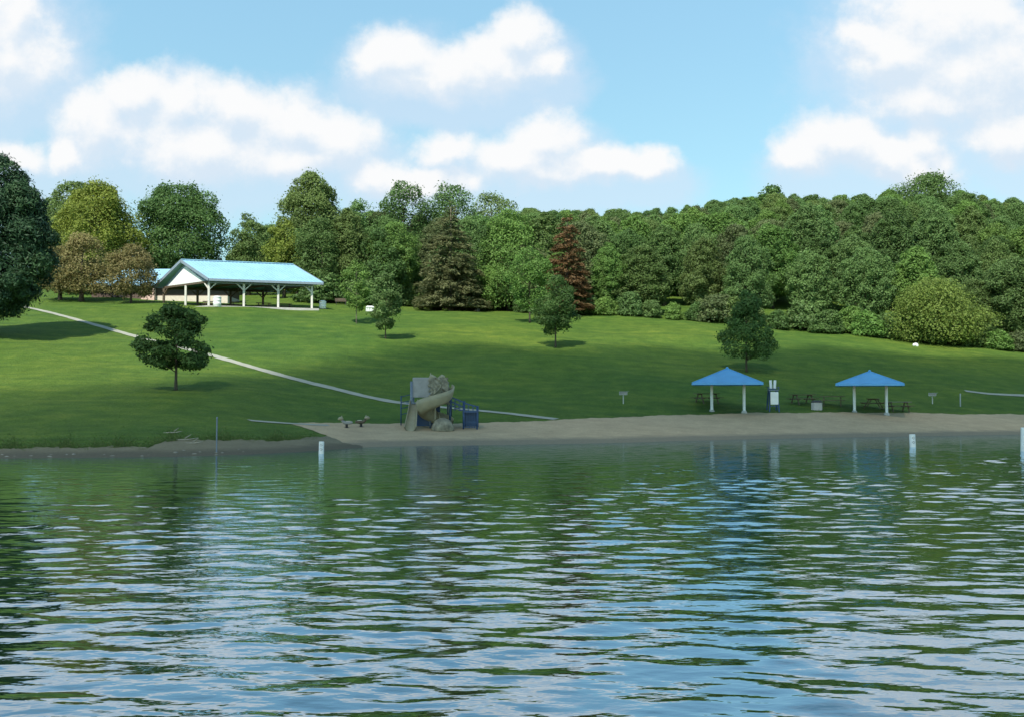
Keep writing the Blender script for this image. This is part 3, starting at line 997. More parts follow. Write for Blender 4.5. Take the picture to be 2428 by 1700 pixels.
# ------------------------------------------------------------------ restroom behind the brown trees
R0 = gpt(214, 139.0); R1p = upix(530) * 137.5
RZ0 = zpix(729, 138)
rr = thing("restroom_building", "low restroom with brown and cream walls and blue roof behind the brownish trees", "building", (R0.x, 139.0, RZ0))
LW = R1p - R0.x
mb = MB(); mb.box((LW / 2, 3.0, -0.4), (LW + .4, 6.4, 1.0)); mb.build("foundation", M['concrete'], rr)
xa = (upix(332) * 139 - R0.x)
mb = MB(); mb.box((xa / 2, 3.0, 1.55), (xa, 6.0, 2.9)); wl = mb.build("side_wall", M['siding'], rr)
wl["label"] = "dark brown wall"
mb = MB(); mb.box((xa + (LW - xa) / 2 + .002, 3.05, 0.85), (LW - xa, 6.0, 1.5)); mb.build("wall", M['cream'], rr)
mb = MB(); mb.box((xa + (LW - xa) / 2 + .002, 3.1, 2.30), (LW - xa, 5.94, 1.40)); mb.build("upper_wall", M['siding'], rr)
xd = upix(279) * 139 - R0.x
mb = MB()
mb.box((xd, -0.03, 1.2), (1.85, .10, 2.2)); d_ = mb.build("doorway", M['dark'], rr)  # solid panel on the wall, coloured as the unlit inside
mb = MB(); mb.box((xd - .98, -.05, 1.22), (.12, .16, 2.28)); mb.box((xd + .98, -.05, 1.22), (.12, .16, 2.28)); mb.box((xd, -.05, 2.42), (2.08, .16, .12)); mb.build("door_frame", M['timber_dark'], d_)
x1 = upix(333) * 138.6 - R0.x; x2 = upix(364) * 138.6 - R0.x
mb = MB(); mb.box(((x1 + x2) / 2, -0.25, 1.55), (x2 - x1, 0.62, 2.9)); mb.build("pier", M['pink'], rr)
roof = MB()
ov = .6; zz = 3.05; rh = 5.55
A = Vector((-ov, -ov - .2, zz)); B = Vector((LW + ov, -ov - .2, zz)); Cc = Vector((LW + ov, 6 + ov, zz)); D = Vector((-ov, 6 + ov, zz))
R1 = Vector((3.4, 3, rh)); R2 = Vector((LW - 3.4, 3, rh))
roof.add([A, B, Cc, D, R1, R2] + [p - Vector((0, 0, .16)) for p in (A, B, Cc, D)],
         [(0, 1, 5, 4), (1, 2, 5), (2, 3, 4, 5), (3, 0, 4), (0, 6, 7, 1), (1, 7, 8, 2), (2, 8, 9, 3), (3, 9, 6, 0), (9, 8, 7, 6)])
roof.build("roof", M['roof_light'], rr)

# ------------------------------------------------------------------ blue sun shelters


def shelter(px1, px2, py, apex, eave_py, el, er, label, Y):
    cx = (px1 + px2) / 2
    base = gpt(cx, Y)
    k = ppm(Y)
    t = thing("sun_shelter", label, "shelter", base, -math.atan2(base.x, base.y), "blue sun shelters on the beach")
    ze = zpix(eave_py, Y) - base.z; za = zpix(apex, Y) - base.z
    hw = (er - el) / 2 / k * 0.96; ox = ((el + er) / 2 - cx) / k
    mb = MB()
    d = hw
    q = [Vector((ox - hw, -d, ze)), Vector((ox + hw, -d, ze)), Vector((ox + hw, d, ze)), Vector((ox - hw, d, ze))]
    ap = Vector((ox, 0, za))
    mb.add(q + [ap] + [p - Vector((0, 0, .05)) for p in q] + [ap - Vector((0, 0, .07))],
           [(0, 1, 4), (1, 2, 4), (2, 3, 4), (3, 0, 4), (6, 5, 9), (7, 6, 9), (8, 7, 9), (5, 8, 9), (0, 5, 6, 1), (1, 6, 7, 2), (2, 7, 8, 3), (3, 8, 5, 0)])
    r_ = mb.build("roof", M['roof_blue'], t)
    mb = MB()
    for p, p2 in zip(q, q[1:] + q[:1]):
        mb.bar(p - Vector((0, 0, .10)), p2 - Vector((0, 0, .10)), .05, .10)
    mb.build("eave_trim", M['roof_blue'], r_)
    mb = MB()
    for p in q: mb.bar(p, ap, .07, .05)
    mb.lathe([(.10, -.02), (.10, .05), (.03, .11)], 10, ap)
    mb.build("hip_cap", M['roof_blue'], r_)
    for px in (px1, px2):
        x = (px - cx) / k
        g = float(gz(base.x + x, Y)) - base.z
        mb = MB(); mb.tube([(x, 0, g - .3), (x, 0, ze + .12)], .105, 12)
        po = mb.build("post", M['white'], t, False)
        mb = MB(); mb.lathe([(.22, -.1), (.20, .05), (.13, .16)], 12, (x, 0, g)); mb.build("base", M['concrete'], po)
    mb = MB(); xm = ox
    mb.bar((ox - hw * .8, 0, ze - .02), (ox + hw * .8, 0, ze - .02), .12, .14)
    mb.bar(((px1 - cx) / k, -d * .8, ze + .05), ((px1 - cx) / k, d * .8, ze + .05), .1, .12)
    mb.bar(((px2 - cx) / k, -d * .8, ze + .05), ((px2 - cx) / k, d * .8, ze + .05), .1, .12)
    mb.build("roof_beam", M['slate'], t)
    return t


shelter(1688, 1763, 982, 873, 908, 1641, 1808, "blue pyramid roofed sun shelter in front of the young tree", 76.0)
shelter(2027, 2099, 980, 880, 910, 1984, 2140, "blue pyramid roofed sun shelter standing on its own, right of the other", 78.0)


def ground_at(px, Y):
    return gpt(px, Y)


picnic_table(ground_at(1676, 79.0), 0.35, "dark picnic table at the left post of the first blue shelter", None, 'timber_dark')
picnic_table(ground_at(2128, 80.0), 0.05, "picnic table with pale top beside the right post of the second blue shelter", None, 'timber_dark', top_mat='timber_grey')
picnic_table(ground_at(2070, 80.6), 1.1, "dark picnic table under the second blue shelter", None, 'timber_dark')
picnic_table(ground_at(1973, 80.4), -0.3, "dark picnic table on the grass between grey block and second shelter", None, 'timber_dark')
picnic_table(ground_at(1902, 80.6), 0.25, "dark picnic table between lifeguard stand and grey block", None, 'timber_dark')
b = ground_at(1936, 78.4)
t = thing("concrete_bin", "squat grey concrete bin with dark lid at the top of the sand", "litter bin", b)
mb = MB(); mb.lathe([(.36, -.05), (.42, 0), (.42, .5), (.39, .56)], 8); mb.build("body", M['concrete'], t)
mb = MB(); mb.lathe([(.44, .563), (.44, .62), (.2, .72)], 8); mb.build("lid", M['black'], t)

# ------------------------------------------------------------------ lifeguard stand
b = ground_at(1832, 77.0)
k = ppm(77.0)
t = thing("lifeguard_stand", "narrow lifeguard stand with white front panel and two upright white boards on top", "lifeguard stand", b)
for sx in (-1, 1):
    for sy in (-1, 1):
        mb = MB(); mb.bar((sx * .36, sy * .42, -.2), (sx * .27, sy * .22, 1.5), .09); mb.build("leg", M['navy'], t)
mb = MB(); mb.box((0, 0, 1.5), (.72, .62, .07)); mb.build("seat", M['slate'], t)
mb = MB()
mb.box((0.0, -.47, .92), (.58, .05, .92)); mb.build("front_panel", M['white'], t, bevel=.03)
for sx in (-1, 1):
    mb = MB(); mb.box((sx * .15 + .06, .22, 1.90), (.20, .05, .68), Matrix.Rotation(math.radians(sx * 3), 3, 'Y')); mb.build("back_board", M['white'], t, bevel=.03)
mb = MB()
for z in (.35, .75): mb.bar((-.33, -.37, z), (.33, -.37, z), .06)
mb.bar((-.33, .2, 1.6), (.33, .2, 1.6), .07)
mb.build("rung", M['navy'], t)
for sx in (-1, 1):
    mb = MB(); mb.bar((sx * .38, -.25, 1.72), (sx * .38, .25, 1.72), .06); mb.bar((sx * .36, -.22, 1.5), (sx * .38, -.22, 1.72), .05); mb.build("armrest", M['navy'], t)


# ------------------------------------------------------------------ pedestal grills and small things on the lawn
def park_grill(px, py, label):
    b = G(px, py)
    t = thing("park_grill", label, "grill", b, random.uniform(-.5, .5), "park grills on the lawn")
    mb = MB(); mb.tube([(0, 0, -.2), (0, 0, .62)], .045, 8); mb.build("post", M['grill'], t)
    mb = MB()
    mb.box((0, 0, .66), (.56, .42, .035)); mb.box((-.27, 0, .78), (.03, .42, .22)); mb.box((.27, 0, .78), (.03, .42, .22)); mb.box((0, .2, .78), (.52, .03, .22))
    mb.build("firebox", M['grill'], t)
    mb = MB()
    for q in range(9): mb.tube([(-.26, -.19 + q * .045, .86), (.26, -.19 + q * .045, .86)], .009, 5)
    mb.tube([(.26, -.19, .86), (.42, -.25, .9)], .014, 5)
    mb.build("grate", M['steel'], t)


park_grill(1478, 957, "pale park grill alone on the dark lawn left of the blue shelters")
park_grill(2211, 957, "pale park grill on the lawn right of the second blue shelter")


def post_(name, px, Y, top, r, m, label, cat):
    b = gpt(px, Y)
    t = thing(name, label, cat, b)
    h = zpix(top, Y) - b.z
    mb = MB(); mb.tube([(0, 0, -.6), (0.01, 0, h)], r, 10); mb.build("pole", M[m], t)
    mb = MB(); mb.lathe([(r * 1.25, 0), (r * 1.25, .04), (r * .5, .09)], 10, (0.01, 0, h)); mb.build("cap", M[m], t)
    return t


post_("pole", 515, 45.6, 992, .03, 'slate', "tall thin grey pole standing at the muddy water's edge", "pole")
post_("post", 2276, 85.0, 935, .05, 'steel', "thin grey post on the grass edge between right grill and right path", "post")

b = G(808, 724)
t = thing("park_bench", "small dark bench on the lawn right of the pavilion", "bench", b, .2)
mb = MB(); mb.box((0, 0, .45), (1.5, .4, .05)); mb.build("seat", M['timber_dark'], t)
mb = MB(); mb.box((0, .2, .72), (1.5, .05, .36)); mb.build("backrest", M['timber_dark'], t)
for sx in (-1, 1):
    mb = MB(); mb.bar((sx * .6, -.15, -.1), (sx * .6, -.15, .43), .06); mb.bar((sx * .6, .17, -.1), (sx * .6, .22, .8), .06); mb.build("leg", M['black'], t)
b = G(877, 739)
t = thing("utility_box", "small white box with pitched top behind the reddish young tree", "utility box", b, .3)
mb = MB(); mb.box((0, 0, .22), (.95, .6, .5)); mb.build("body", M['white'], t)
mb = MB(); mb.add([(-.52, -.34, .475), (.52, -.34, .475), (.52, .34, .475), (-.52, .34, .475), (-.35, 0, .68), (.35, 0, .68)], [(0, 1, 5, 4), (1, 2, 5), (2, 3, 4, 5), (3, 0, 4), (3, 2, 1, 0)]); mb.build("lid", M['white'], t)
b = G(1131, 739)
t = thing("utility_box", "small pale tan box at the dark foot of the bright green tree", "utility box", b, -.1)
mb = MB(); mb.box((0, 0, .25), (.8, .5, .56)); mb.build("body", M['cream'], t, bevel=.02)
mb = MB(); mb.box((0, 0, .555), (.88, .58, .05)); mb.build("lid", M['cream'], t)


# ------------------------------------------------------------------ rocks and driftwood
def rock(loc, s, seed, label, m='stone', group=None, name="rock"):
    import bmesh
    bm = bmesh.new(); bmesh.ops.create_icosphere(bm, subdivisions=3, radius=1)
    r = random.Random(seed)
    ks = [(Vector((r.gauss(0, 1), r.gauss(0, 1), r.gauss(0, 1))).normalized(), r.uniform(.55, .95)) for _ in range(9)]
    for v in bm.verts:
        p = v.co.copy()
        for n, d in ks:
            e = p.dot(n) - d
            if e > 0: p -= n * e * .85
        v.co = Vector((p.x * s[0], p.y * s[1], p.z * s[2]))
    me = bpy.data.meshes.new(name); bm.to_mesh(me); bm.free()
    me.materials.append(M[m])
    o = obj(name, me); o.location = loc; o.rotation_euler = (0, 0, r.uniform(0, 6))
    return tag(o, label, "rock", group)


p = gpt(2172, 119.0)
rock((p.x, p.y, p.z + .12), (.38, .3, .26), 3, "small white boulder on the lawn crest below the yellow green bushy tree", 'white', None, "boulder")
rs = random.Random(3)
for k in range(26):
    px = rs.uniform(-30, 620)
    Y = float(shoreY(upix(px))) + rs.choice([rs.uniform(-.25, .35), rs.uniform(0.2, 1.3)])
    q = gpt(px, Y)
    s = rs.uniform(.04, .10)
    rock((q.x, q.y, max(q.z, 0) + s * .15), (s * rs.uniform(1, 1.8), s, s * rs.uniform(.5, .8)), k, "pale stone at the waterline of the grassy bank", 'stone', "stones along the left waterline", "stone")
for k, (px, py, ln, rz) in enumerate([(408, 1027, 1.0, -.25), (430, 1044, 1.5, .12), (452, 1052, 1.1, -.15)]):
    q = G(px, py)
    mb = MB()
    mb.tube([(-ln / 2, 0, .02), (-ln * .2, .05, .04), (ln * .2, -.03, .05), (ln / 2, .06, .12)], [.02, .03, .025, .01], 8)
    mb.tube([(ln * .1, 0, .1), (ln * .28, .14, .28)], [.03, .012], 6)
    o = mb.build("driftwood", M['wood'], None, True); o.location = q; o.rotation_euler = (0, 0, rz)
    tag(o, ["topmost bleached branch lying on the bank left of the thin pole", "longest bleached branch on the mud left of the thin pole",
            "bleached branch nearest the water left of the thin pole"][k], "driftwood", "driftwood on the bank")


# ------------------------------------------------------------------ swim buoys
def buoy(px, Y, top, label, r=.115, tilt=0.0, marks=True):
    h = zpix(top, Y)
    t = thing("swim_buoy", label, "buoy", (upix(px) * Y, Y, 0), 0, "white swim area buoys")
    t.rotation_euler = (tilt * .4, tilt, 0)
    mb = MB(); mb.lathe([(r * .9, -.5), (r, -.45), (r, h - .03), (r * .92, h)], 20); mb.build("body", M['buoy'], t, False)
    mb = MB(); mb.lathe([(r * 1.8, -.32), (r * 2.0, -.26), (r * 2.0, -.19), (r * 1.5, -.15), (r * 1.05, -.14)], 20); mb.build("float_collar", M['buoy'], t, True)
    for q, z in enumerate((h * .38, h * .72)):
        g = MB(); vs = []; fs = []
        w_, hh = .07, h * .12
        ring = [(0, -hh), (w_, 0), (0, hh), (-w_, 0)]
        for sc in (1.0, .62):
            for (x, zz) in ring:
                a = x * sc / r
                vs.append((math.sin(a) * (r + .003), -math.cos(a) * (r + .003), z + zz * sc))
        fs = [(i, (i + 1) % 4, 4 + (i + 1) % 4, 4 + i) for i in range(4)]
        g.add(vs, fs); g.build("marking", M['orange'], t)


buoy(763, 46.0, 1046, "white patterned swim buoy floating just off the tip of the grassy bank", .115, .02)
buoy(2162, 52.5, 1029, "white swim buoy floating below the second blue shelter", .145, -.03)
buoy(2425, 48.5, 1013, "white swim buoy cut by the right edge of the photograph", .15, .02)

# ------------------------------------------------------------------ play structure on the sand
PY = 63.0
pb = gpt(1035, PY)
K = ppm(PY)
ps = thing("play_structure", "tan and blue play structure with slides on the sand", "play structure", pb)
pxx = lambda px: (px - 1035) / K
pzz = lambda py: zpix(py, PY) - pb.z


def gl(x, y): return float(gz(pb.x + x, pb.y + y)) - pb.z


def cyl(nm, pts, r, m, par=ps, seg=10, smooth=True):
    q = MB(); q.tube(pts, r, seg); return q.build(nm, M[m], par, smooth)


z_deck = pzz(955)
for (px, yy, top) in ((977, -.5, 904), (1022, -.5, 896), (977, .9, 904), (1022, .9, 896), (1060, .9, 905)):
    x = pxx(px); cyl("post", [(x, yy, gl(x, yy) - .3), (x, yy, pzz(top))], .06, 'slate')
mb = MB(); mb.box((pxx(1010), .2, z_deck), (pxx(1060) - pxx(968), 1.5, .09)); mb.build("deck", M['slate'], ps)
mb = MB(); mb.box((pxx(1000), -.46, (pzz(895) + pzz(942)) / 2), (pxx(1021) - pxx(981), .07, pzz(895) - pzz(942))); mb.build("panel", M['greypanel'], ps, bevel=.03)
mb = MB()
for q in range(4):
    x = pxx(980) - .0 + q * .045 - .12; mb.bar((x, -.52, pzz(950)), (x, -.52, pzz(906)), .03)
mb.build("rail", M['slate'], ps)
mb = MB(); mb.box((pxx(976), .2, (pzz(905) + pzz(945)) / 2), (.06, 1.3, pzz(905) - pzz(945))); mb.build("panel", M['slate'], ps)
# moulded climbing rock: lumpy tapering tower
import bmesh
bm = bmesh.new()
bmesh.ops.create_cube(bm, size=1.0)
bmesh.ops.subdivide_edges(bm, edges=bm.edges[:], cuts=9, use_grid_fill=True)
rx0, rx1, rz0, rz1 = pxx(1018), pxx(1067), pzz(958), pzz(895)
for v in bm.verts:
    tt = v.co.z + .5
    wdt = 1.0 - .25 * max(0, tt - .35)
    x = v.co.x * wdt - .12 * max(0, tt - .5)
    n = .10 * math.sin(v.co.x * 13 + v.co.z * 9) * math.sin(v.co.z * 17 + v.co.y * 5) + .06 * math.sin(v.co.z * 31 + v.co.x * 23)
    v.co = Vector(((rx0 + rx1) / 2 + x * (rx1 - rx0) * (1 + n), -.1 + v.co.y * 1.0 * (1 + n), rz0 + (rz1 - rz0) * tt))
me = bpy.data.meshes.new("climbing_rock"); bm.to_mesh(me); bm.free(); me.materials.append(M['rock'])
obj("climbing_rock", me, ps)
mb = MB()
q = []
for i in range(7):
    a = i / 6
    q.append((pxx(1019) + (pxx(1055) - pxx(1019)) * a, -.25, pzz(896) + .10 * math.sin(a * 9)))
mb.tube(q, [.09, .12, .11, .08, .12, .13, .09], 8); mb.tube([(pxx(1021), -.25, pzz(897)), (pxx(1022), -.25, pzz(884))], [.06, .02], 6)
mb.build("rock_cap", M['tan'], ps, True)


def chute(name, pts, widths, m, depth=.16, n=9):
    """open half-round slide bed along a path, with a rolled lip"""
    P = [Vector(p) for p in pts]
    vs = []; 
    for i, p in enumerate(P):
        t = (P[min(i + 1, len(P) - 1)] - P[max(i - 1, 0)]).normalized()
        s = Vector((t.y, -t.x, 0))
        s = s.normalized() if s.length > .01 else Vector((1, 0, 0))
        nrm = s.cross(t)
        if nrm.z < 0: nrm = -nrm
        w_ = widths[i] / 2
        for side in (0, .04):
            for k in range(n):
                a = PI * k / (n - 1)
                vs.append(p + s * (-math.cos(a)) * (w_ + side) - nrm * (math.sin(a) * (depth + side) - depth * 1.2 * abs(math.cos(a)) ** 6))
    fs = []; c_ = 2 * n
    for i in range(len(P) - 1):
        for k in range(n - 1):
            fs.append((i * c_ + k, i * c_ + k + 1, (i + 1) * c_ + k + 1, (i + 1) * c_ + k))
            fs.append((i * c_ + n + k + 1, i * c_ + n + k, (i + 1) * c_ + n + k, (i + 1) * c_ + n + k + 1))
        for k in (0, n - 1):
            fs.append((i * c_ + k, (i + 1) * c_ + k, (i + 1) * c_ + n + k, i * c_ + n + k))
    q_ = MB(); q_.add(vs, fs)
    return q_.build(name, M[m], ps, True)


# straight slide down to the left front, flaring towards the sand
pts = []; ws_ = []
for i in range(12):
    a = i / 11
    pts.append((pxx(984) - .03 * a, -.5 - 1.9 * a, z_deck + .10 + (gl(pxx(980), -2.4) + .14 - z_deck - .1) * (a ** .9 if a < .9 else .9 ** .9 + (a - .9) * .95)))
    ws_.append(.42 + .22 * a)
chute("straight_slide", pts, ws_, 'tan', .14)
# spiral slide: from the rock tower round the front and back under itself
pts = []; ws_ = []
cx_, cy_ = pxx(1034), -.95
for i in range(40):
    a = i / 39
    th = math.radians(40 - 400 * a)
    rad_ = .72 - .06 * a
    zz = pzz(925) + (gl(cx_ + .8, -1.0) + .22 - pzz(925)) * a
    pts.append((cx_ + rad_ * math.cos(th), cy_ + rad_ * math.sin(th), zz)); ws_.append(.80)
chute("spiral_slide", pts, ws_, 'tan', .32)
cyl("spiral_post", [(cx_, cy_, gl(cx_, cy_) - .2), (cx_, cy_, pzz(925))], .07, 'tan')
mb = MB(); mb.lathe([(.60, -.05), (.68, .05), (.62, .36), (.42, .62), (.14, .74)], 14, (pxx(1054), -1.55, gl(pxx(1052), -1.55)))
mb.build("rock_step", M['rock'], ps, True)
# blue climber and low deck on the right
zl = pzz(975)
for (px, yy, top) in ((1068, -.4, 938), (1068, .8, 938), (1100, -.5, 952), (1132, -.5, 962), (1132, .8, 962), (1100, .8, 950)):
    x = pxx(px); cyl("post", [(x, yy, gl(x, yy) - .3), (x, yy, pzz(top))], .05, 'navy')
mb = MB(); mb.box(((pxx(1100) + pxx(1134)) / 2, .15, zl), (pxx(1134) - pxx(1100), 1.4, .10)); mb.build("deck", M['navy'], ps)
mb = MB()
for q in range(5):
    a = q / 4; x = pxx(1066) + (pxx(1102) - pxx(1066)) * a
    mb.box((x, .15, z_deck - .05 + (zl - z_deck) * a), (.24, 1.2, .06))
mb.build("step", M['navy'], ps)
mb = MB()
for s_ in (-.47, .77):
    mb.bar((pxx(1066), s_, pzz(940)), (pxx(1102), s_, pzz(954)), .06); mb.bar((pxx(1066), s_, pzz(950)), (pxx(1102), s_, pzz(966)), .05)
    mb.bar((pxx(1100), s_, pzz(955)), (pxx(1133), s_, pzz(964)), .06)
    for q in range(7):
        x = pxx(1068) + q * (pxx(1132) - pxx(1068)) / 6
        mb.bar((x, s_, pzz(944 + 3.2 * q)), (x, s_, zl + .05), .03)
mb.build("handrail", M['navy'], ps)
mb = MB()
xa_, xb_ = pxx(1102), pxx(1132)
for q in range(6):
    x = xa_ + (xb_ - xa_) * q / 5; mb.bar((x, -.53, gl(x, -.5) + .12), (x, -.53, zl), .035)
for z_ in (.12, .45): mb.bar((xa_, -.53, gl(xa_, -.5) + z_), (xb_, -.53, gl(xb_, -.5) + z_), .04)
mb.build("frame", M['navy'], ps)
mb = MB(); mb.box(((xa_ + xb_) / 2, .8, (zl + gl(xb_, .8)) / 2), (xb_ - xa_, .05, (zl - gl(xb_, .8)) * .9)); mb.build("panel", M['navy'], ps)
mb = MB(); mb.box((pxx(1012), .3, (z_deck + gl(pxx(1010), .3)) / 2), (pxx(1046) - pxx(984), .06, (z_deck - gl(pxx(1010), .3)) * .94)); mb.build("panel", M['navy'], ps)  # dark sheet added to stand for the shade under the deck
x = pxx(950); cyl("post", [(x, .3, gl(x, .3) - .2), (x, .3, pzz(938))], .035, 'navy')
mb = MB()
for q in range(4): mb.tube([(pxx(950), .3, pzz(940 + q * 14)), (pxx(977), .3, pzz(934 + q * 14))], .022, 6)
mb.build("ladder_rung", M['navy'], ps)


# spring riders: two small animals on coil springs
def rider(px, py, label, flip):
    b = G(px, py)
    t = thing("spring_rider", label, "spring rider", b, 0.25 if flip > 0 else PI + .35)
    t.scale = (.72, .72, .68)
    mb = MB()
    q = [(0.10 * math.cos(i * .8), .10 * math.sin(i * .8), .02 + i * .0085) for i in range(36)]
    mb.tube(q, .022, 6); mb.build("spring", M['black'], t, True)
    g = MB()
    prof = [(-.46, .10, .50), (-.38, .15, .46), (-.2, .17, .43), (.02, .17, .42), (.2, .17, .46), (.32, .15, .58), (.40, .13, .70)]
    g.tube([(x, 0, z) for x, r, z in prof], [r * .8 for x, r, z in prof], 12)
    g.build("body", M['timber_dark'] if flip > 0 else M['greypanel'], t, True)
    g = MB(); g.tube([(.34, 0, .70), (.44, 0, .80), (.56, 0, .80), (.70, 0, .72)], [.13, .17, .15, .07], 12)
    g.tube([(.42, .08, .92), (.40, .11, 1.04)], [.045, .015], 6); g.tube([(.42, -.08, .92), (.40, -.11, 1.04)], [.045, .015], 6)
    g.build("head", M['tan'], t, True)
    g = MB(); g.tube([(.28, -.24, .66), (.28, .24, .66)], .025, 8); g.build("handle", M['black'], t)
    g = MB(); g.box((-.12, 0, .575), (.34, .26, .05)); g.build("seat", M['cream'], t, bevel=.02)
    g = MB(); g.lathe([(.22, -.04), (.22, .03), (.1, .05)], 14); g.build("base", M['black'], t)


rider(822, 1014, "spring rider animal with pale head, left of the two on the sand", -1)
rider(856, 1012, "spring rider animal with pale head, nearer the play structure", 1)

# ------------------------------------------------------------------ rough grass along the bank and sand edges
rng = np.random.default_rng(77)
n = 15000
px = rng.uniform(-60, 755, n)
pos = np.zeros((n, 3))
topb = np.interp(px, [a for a, b in BANK], [b for a, b in BANK])
Ub = np.array([upix(p) for p in range(-60, 800)])
u = np.interp(px, np.arange(-60, 800), Ub)
Yb = np.array([G(p, np.interp(p, [a for a, b in BANK], [b for a, b in BANK])).y for p in range(-60, 800, 10)])
yb = np.interp(px, np.arange(-60, 800, 10), Yb)
Y = yb + rng.exponential(1.1, n) - .35 + .5 * np.sin(px * .07) * np.sin(px * .023)
X = u * Y
hh = rng.uniform(.02, .075, n) * (1 + 0.8 * (np.sin(px * .05) > .8))
ang = rng.random(n) * 2 * PI
Z = gz(X, Y)
wv = np.stack([np.cos(ang), np.sin(ang), np.zeros(n)], -1) * .02
lean_ = np.stack([rng.normal(size=n) * .4, rng.normal(size=n) * .4, np.ones(n)], -1)
base = np.stack([X, Y, Z - .02], -1)
tip = base + lean_ * hh[:, None]
mid = base + lean_ * hh[:, None] * .5 + np.array([0, 0, .02])
V = np.stack([base - wv, base + wv, mid + wv * .8, tip, mid - wv * .8], 1).reshape(-1, 3)
Fq = np.arange(5 * n).reshape(n, 5)
o = obj("grass", np_mesh("grass", V, Fq, LEAF['reed'], False, rng.random(n)))
o["kind"] = "stuff"
tag(o, "rough uncut grass along the edge of the left bank", "grass")

# ------------------------------------------------------------------ sun, sky and clouds
EL = math.radians(50)
sd = Vector((-0.36 * math.cos(EL), -0.933 * math.cos(EL), math.sin(EL))).normalized()
sun = bpy.data.lights.new("sun", 'SUN')
sun.energy = 4.4
sun.angle = math.radians(0.53)
sun.color = (1.0, 0.95, 0.86)
so = bpy.data.objects.new("sun", sun)
COL.objects.link(so)
so.rotation_euler = sd.to_track_quat('Z', 'Y').to_euler()
so.location = sd * 100

# a fair weather cloud between the sun and the beach; thicker where the shade is deeper
HC = 330.0
SIG = 0.05
gxs = np.linspace(-150, 190, 110); gys = np.linspace(-170, 190, 110)
GX, GY = np.meshgrid(gxs, gys)


def sm(x, a, b):
    t = np.clip((x - a) / (b - a), 0, 1)
    return t * t * (3 - 2 * t)


uu = GX / np.maximum(GY, 20)
far = np.interp(GX, [-60, -28, -20, -10, 10, 40, 80], [58, 61, 74, 90, 98, 101, 104])
shade = 1 - sm(GY + 3 * np.sin(GX * 0.13) + 2 * np.sin(GX * 0.31 + 1), far - 8, far + 14)
shade *= 1 - 0.75 * sm(-GX, 12, 26) * (1 - sm(GY, 52, 64))
shade *= sm(GY, -160, -60) * sm(GX, -145, -70) * (1 - sm(GX, 120, 185))
shade = np.clip(shade * (0.9 + 0.12 * np.sin(GX * 0.19 + GY * 0.11)), 0, 1)
th = 2.0 + 46 * shade
off = sd / sd.z * (HC - 5)
puff = 3.0 * np.sin(GX * 0.11 + 1) * np.sin(GY * 0.13) * shade
top = np.stack([GX + off.x, GY + off.y, HC + th / 2 + puff], -1)
bot = np.stack([GX + off.x, GY + off.y, HC - th / 2 + puff], -1)
r, c = GX.shape
i = np.arange(r * c).reshape(r, c)
qt = np.stack([i[:-1, :-1], i[:-1, 1:], i[1:, 1:], i[1:, :-1]], -1).reshape(-1, 4)
qb = qt[:, ::-1] + r * c
rim = np.concatenate([i[0, :], i[1:, -1], i[-1, -2::-1], i[-2:0:-1, 0]])
nx = np.roll(rim, -1)
qr = np.stack([rim, rim + r * c, nx + r * c, nx], -1)
cmat = bpy.data.materials.new("cloud")
cmat.use_nodes = True
nt = cmat.node_tree
nt.nodes.remove(nt.nodes["Principled BSDF"])
pv = N(nt, "ShaderNodeVolumePrincipled")
pv.inputs["Color"].default_value = (0.97, 0.97, 0.98, 1)
pv.inputs["Density"].default_value = SIG
L(nt, pv.outputs[0], nt.nodes["Material Output"].inputs["Volume"])
try: cmat.cycles.homogeneous_volume = True
except Exception: pass
structure(obj("cloud", np_mesh("cloud", np.concatenate([top.reshape(-1, 3), bot.reshape(-1, 3)]), np.concatenate([qt, qb, qr]), cmat, True)))

w = bpy.data.worlds.new("World")
S.world = w
w.use_nodes = True
nt = w.node_tree
bg = nt.nodes["Background"]
sky = N(nt, "ShaderNodeTexSky")
sky.sky_type = 'NISHITA'
sky.sun_disc = False
sky.sun_elevation = EL
sky.sun_rotation = math.atan2(sd.x, sd.y)
sky.altitude = 200
sky.air_density = 0.9
sky.dust_density = 0.1
sky.ozone_density = 1.5
SKYS = 0.15
bg.inputs[1].default_value = SKYS

BLOBS = [  # cumulus heaps: centre and radii in the photograph's pixels, turned into directions of the sky
    (20, 130, 140, 120), (-80, 80, 190, 190), (30, 40, 70, 90),
    (330, 215, 100, 70), (420, 250, 110, 90), (250, 290, 120, 100), (560, 275, 120, 80), (700, 280, 130, 85), (800, 330, 130, 80), (470, 350, 240, 80), (700, 370, 200, 55),
    (30, 365, 90, 40), (150, 362, 45, 40),
    (945, 130, 110, 80), (1060, 160, 110, 70), (1235, 95, 80, 70), (1170, 160, 110, 75), (1290, 160, 70, 45), (1000, 185, 130, 45),
    (1060, 355, 75, 55), (1290, 330, 110, 70), (1240, 385, 170, 65), (1420, 380, 140, 50), (1540, 380, 60, 45), (890, 415, 100, 50), (1010, 430, 160, 45),
    (1990, 330, 110, 80), (1900, 375, 90, 60), (2080, 360, 130, 65), (2190, 330, 75, 60), (2170, 390, 120, 55),
    (2120, 130, 150, 75), (2260, 60, 240, 120), (2060, 90, 70, 50), (2380, 170, 220, 130), (2200, 240, 170, 60), (2400, 330, 130, 70), (2300, 160, 260, 150),
    (2800, -380, 560, 240), (-600, -700, 560, 190), (1500, -1500, 500, 190),
]
gdir = lambda px, py: (ray(px, py)[0] / ray(px, py)[1], ray(px, py)[2] / ray(px, py)[1])

gr = bpy.data.node_groups.new("cloud density", 'ShaderNodeTree')
gr.interface.new_socket("Vector", in_out='INPUT', socket_type='NodeSocketVector')
gr.interface.new_socket("Density", in_out='OUTPUT', socket_type='NodeSocketFloat')
gi = gr.nodes.new("NodeGroupInput"); go = gr.nodes.new("NodeGroupOutput")
